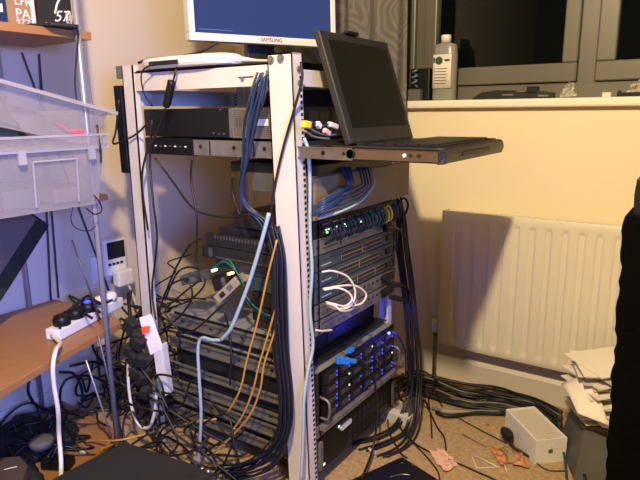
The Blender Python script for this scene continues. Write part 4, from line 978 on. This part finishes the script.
# ================================================================== SILL THINGS
def sillp(px,py=99,y=2.2): return ay(px,py,y)
bx=sillp(444,99,2.19).x
bt=empty('bottle',(bx,2.19,SZ),'grey plastic bottle with a white cap and cream label on the sill','bottle')
W_=.046; sx=W_; 
def ring(rx,ry,z,n=28): return [(bx+rx*math.copysign(abs(math.cos(a))**.75,math.cos(a)),2.19+ry*math.copysign(abs(math.sin(a))**.75,math.sin(a)),z) for a in [2*PI*k/n for k in range(n)]]
b=B(); prof=[(.042,.026,SZ),(.046,.029,SZ+.006),(.047,.030,SZ+.165),(.044,.028,SZ+.198),(.040,.025,SZ+.208),(.018,.016,SZ+.214),(.016,.016,SZ+.222)]
rings=[[b.bm.verts.new(p) for p in ring(*q)] for q in prof]; k_=b.mi('bottle')
for i in range(len(rings)-1):
    for j in range(28):
        f=b.bm.faces.new((rings[i][j],rings[i][(j+1)%28],rings[i+1][(j+1)%28],rings[i+1][j])); f.smooth=True
b.bm.faces.new(rings[0][::-1]); b.bm.faces.new(rings[-1]); b.build('body',bt)
B().lathe((bx,2.19,SZ+.216),[(.019,0),(.019,.024),(.017,.027),(.0001,.028)],'white',20).build('cap',bt)
b=B(); b.grid(lambda u,v:(bx-.037+u*.074,2.19-.0318-.0008*math.sin(u*PI),SZ+.045+v*.125),8,2,'paper'); lb=b.build('label',bt,solid=.0006)
b=B(); c=Vector((bx-.012,2.1565,SZ+.148)); pts=[c+Vector((.015*math.cos(a),0,.015*math.sin(a))) for a in [2*PI*k/20 for k in range(20)]]
M['dgreen']=mat('dark_green_print',(.02,.07,.06),.6)
b.prism(pts,(0,-.0006,0),'dgreen')
for k in range(6): b.box(bx-.031,bx+.018+.004*(k%2),2.1562,2.157,SZ+.062+k*.011,SZ+.0645+k*.011,'text')
b.box(bx+.010,bx+.030,2.1562,2.157,SZ+.144,SZ+.152,'text'); b.box(bx-.035,bx-.028,2.1562,2.157,SZ+.14,SZ+.16,'dgreen'); b.build('print',lb)
# dark case and spiral on the sill behind the curtain edge
bk=empty('jar',(-1.02,2.2,SZ),'dark jar with a pale blue spiral beside the curtain edge','jar')
x0=sillp(411).x; x1=sillp(431).x
B().box(x0+.004,x1+.0,2.18,2.24,SZ,SZ+.125,'black').build('body',bk,bev=.006)
b=B(); cx_=sillp(418).x
M['pblue']=mat('pale_blue_plastic',(.12,.16,.24),.3)
b.tube([(cx_+.010*math.cos(t*.9),2.165+.010*math.sin(t*.9),SZ+.055+.003*t) for t in range(22)],.004,'pblue',6,2); b.build('spiral',bk)
B().box(cx_-.03,cx_+.03,2.15,2.18,SZ,SZ+.045,'dustgrey').build('lid',bk,bev=.004)
# black flat gadget on sill
xA,xB=sillp(474).x,sillp(554).x
g=empty('circuit_module',((xA+xB)/2,2.18,SZ),'flat black electronic module lying on the sill','module')
b=B(); b.prism([(xA,2.16,SZ+.001),(xB,2.16,SZ+.001),(xB,2.16,SZ+.020),(xB-.04,2.16,SZ+.026),(xA+.10,2.16,SZ+.032),(xA+.04,2.16,SZ+.026)],(0,.06,0),'dgrey'); b.build('casing',g,bev=.003)
for a_ in ((xB-.085,xB-.05,2.155,2.19,SZ+.02,SZ+.042,'black'),(xB-.045,xB-.01,2.157,2.16,SZ+.006,SZ+.012,'silver'),(xA+.12,xA+.16,2.156,2.16,SZ+.012,SZ+.018,'silver'),(xB-.12,xB-.09,2.156,2.18,SZ+.024,SZ+.028,'silver')): B().box(*a_).build('connector',g)
def cr(label,px0,px1,h,seed,m='cling'):
    r2=random.Random(seed); xa,xb=sillp(px0).x,sillp(px1).x; b=B(); n=6
    ds=[[Vector((r2.uniform(-.006,.006),r2.uniform(-.015,.015),r2.uniform(-.006,.006))) for _ in range(n+1)] for _ in range(n+1)]
    b.grid(lambda u,v:Vector((xa+u*(xb-xa)*(.5+.5*abs(1-v))+ (xb-xa)*.3*v,2.19,SZ+.004+v*h*(1-.5*abs(u-.6))))+ds[round(u*n)][round(v*n)]*(1 if v>0 else .3),n,n,m,False)
    return tag(b.build('plastic_wrap',solid=.001),label,'wrapper')
cr('clear crumpled wrapper standing on the sill right of the black module',560,576,.055,2)
cr('clear crumpled wrapper on the sill at the right edge of the frame',624,650,.05,3)
b=B().box(sillp(603).x,sillp(612).x,2.17,2.19,SZ,SZ+.016,'whited'); tag(b.build('eraser',bev=.002),'small white block on the sill','block')
b=B().box(sillp(618).x,sillp(660).x,2.16,2.21,SZ,SZ+.014,'blackm').box(sillp(619).x,sillp(622).x,2.158,2.16,SZ+.01,SZ+.02,'black'); tag(b.build('flat_case',bev=.002),'flat black case on the sill at the right edge of the frame','case')
# ================================================================== LIGHTS
def light(kind,loc,power,col,size=.1,rot=None,sy=None):
    l=bpy.data.lights.new(kind.lower(),kind); l.energy=power; l.color=col
    if kind=='POINT': l.shadow_soft_size=size
    if kind=='AREA': l.size=size; l.shape='RECTANGLE'; l.size_y=sy or size
    o=bpy.data.objects.new(l.name+'_light',l); COL.objects.link(o); o.location=loc
    if rot: o.rotation_euler=rot
    return o
lamp=light('POINT',(-.20,.08,2.07),106,(1,.775,.47),.04)
# pendant lamp body above the bulb
pd=empty('pendant_lamp',(-.20,.08,2.14),'white pendant lamp holder hanging from the ceiling','lamp')
B().cyl((-.20,.08,2.15),(-.20,.08,2.4),.005,'white').build('flex',pd); B().lathe((-.20,.08,2.125),[(.02,0),(.02,.04),(.008,.05)],'white').build('holder',pd)
# a computer screen in the room, right of the camera, throws the lavender light on surfaces that face it
scr=light('AREA',(.55,.0,1.2),6.5,(.20,.29,1.0),.55,None,.34); scr.data.spread=math.radians(75)
tgt=Vector((-1.9,.8,.65)); scr.rotation_euler=(tgt-Vector(scr.location)).to_track_quat('-Z','Y').to_euler()
l=light('POINT',LEDP+Vector((.02,0,0)),.28,(.015,.03,1),.004)
wd_=bpy.data.worlds.new('night'); scn.world=wd_; wd_.use_nodes=True
wd_.node_tree.nodes['Background'].inputs[0].default_value=(.05,.06,.05,1); wd_.node_tree.nodes['Background'].inputs[1].default_value=.03
# ================================================================== CAMERA
cd=bpy.data.cameras.new('camera'); cam=bpy.data.objects.new('camera',cd); COL.objects.link(cam)
cd.sensor_width=36; cd.sensor_fit='HORIZONTAL'; cd.lens=F/640*36; cd.clip_start=.02
Rw=Matrix(((cX.x,cX.y,cX.z),(cY.x,cY.y,cY.z),(cU.x,cU.y,cU.z)))   # cam(x right,y down,z fwd) -> world
right=Rw@Vector((1,0,0)); upc=Rw@Vector((0,-1,0)); back=Rw@Vector((0,0,-1))
m4=Matrix((right,upc,back)).transposed().to_4x4(); m4.translation=CAM; cam.matrix_world=m4
scn.camera=cam
scn.view_settings.view_transform='Standard'; scn.view_settings.look='None'; scn.view_settings.gamma=1; scn.view_settings.use_curve_mapping=False
scn.view_settings.exposure=1.13
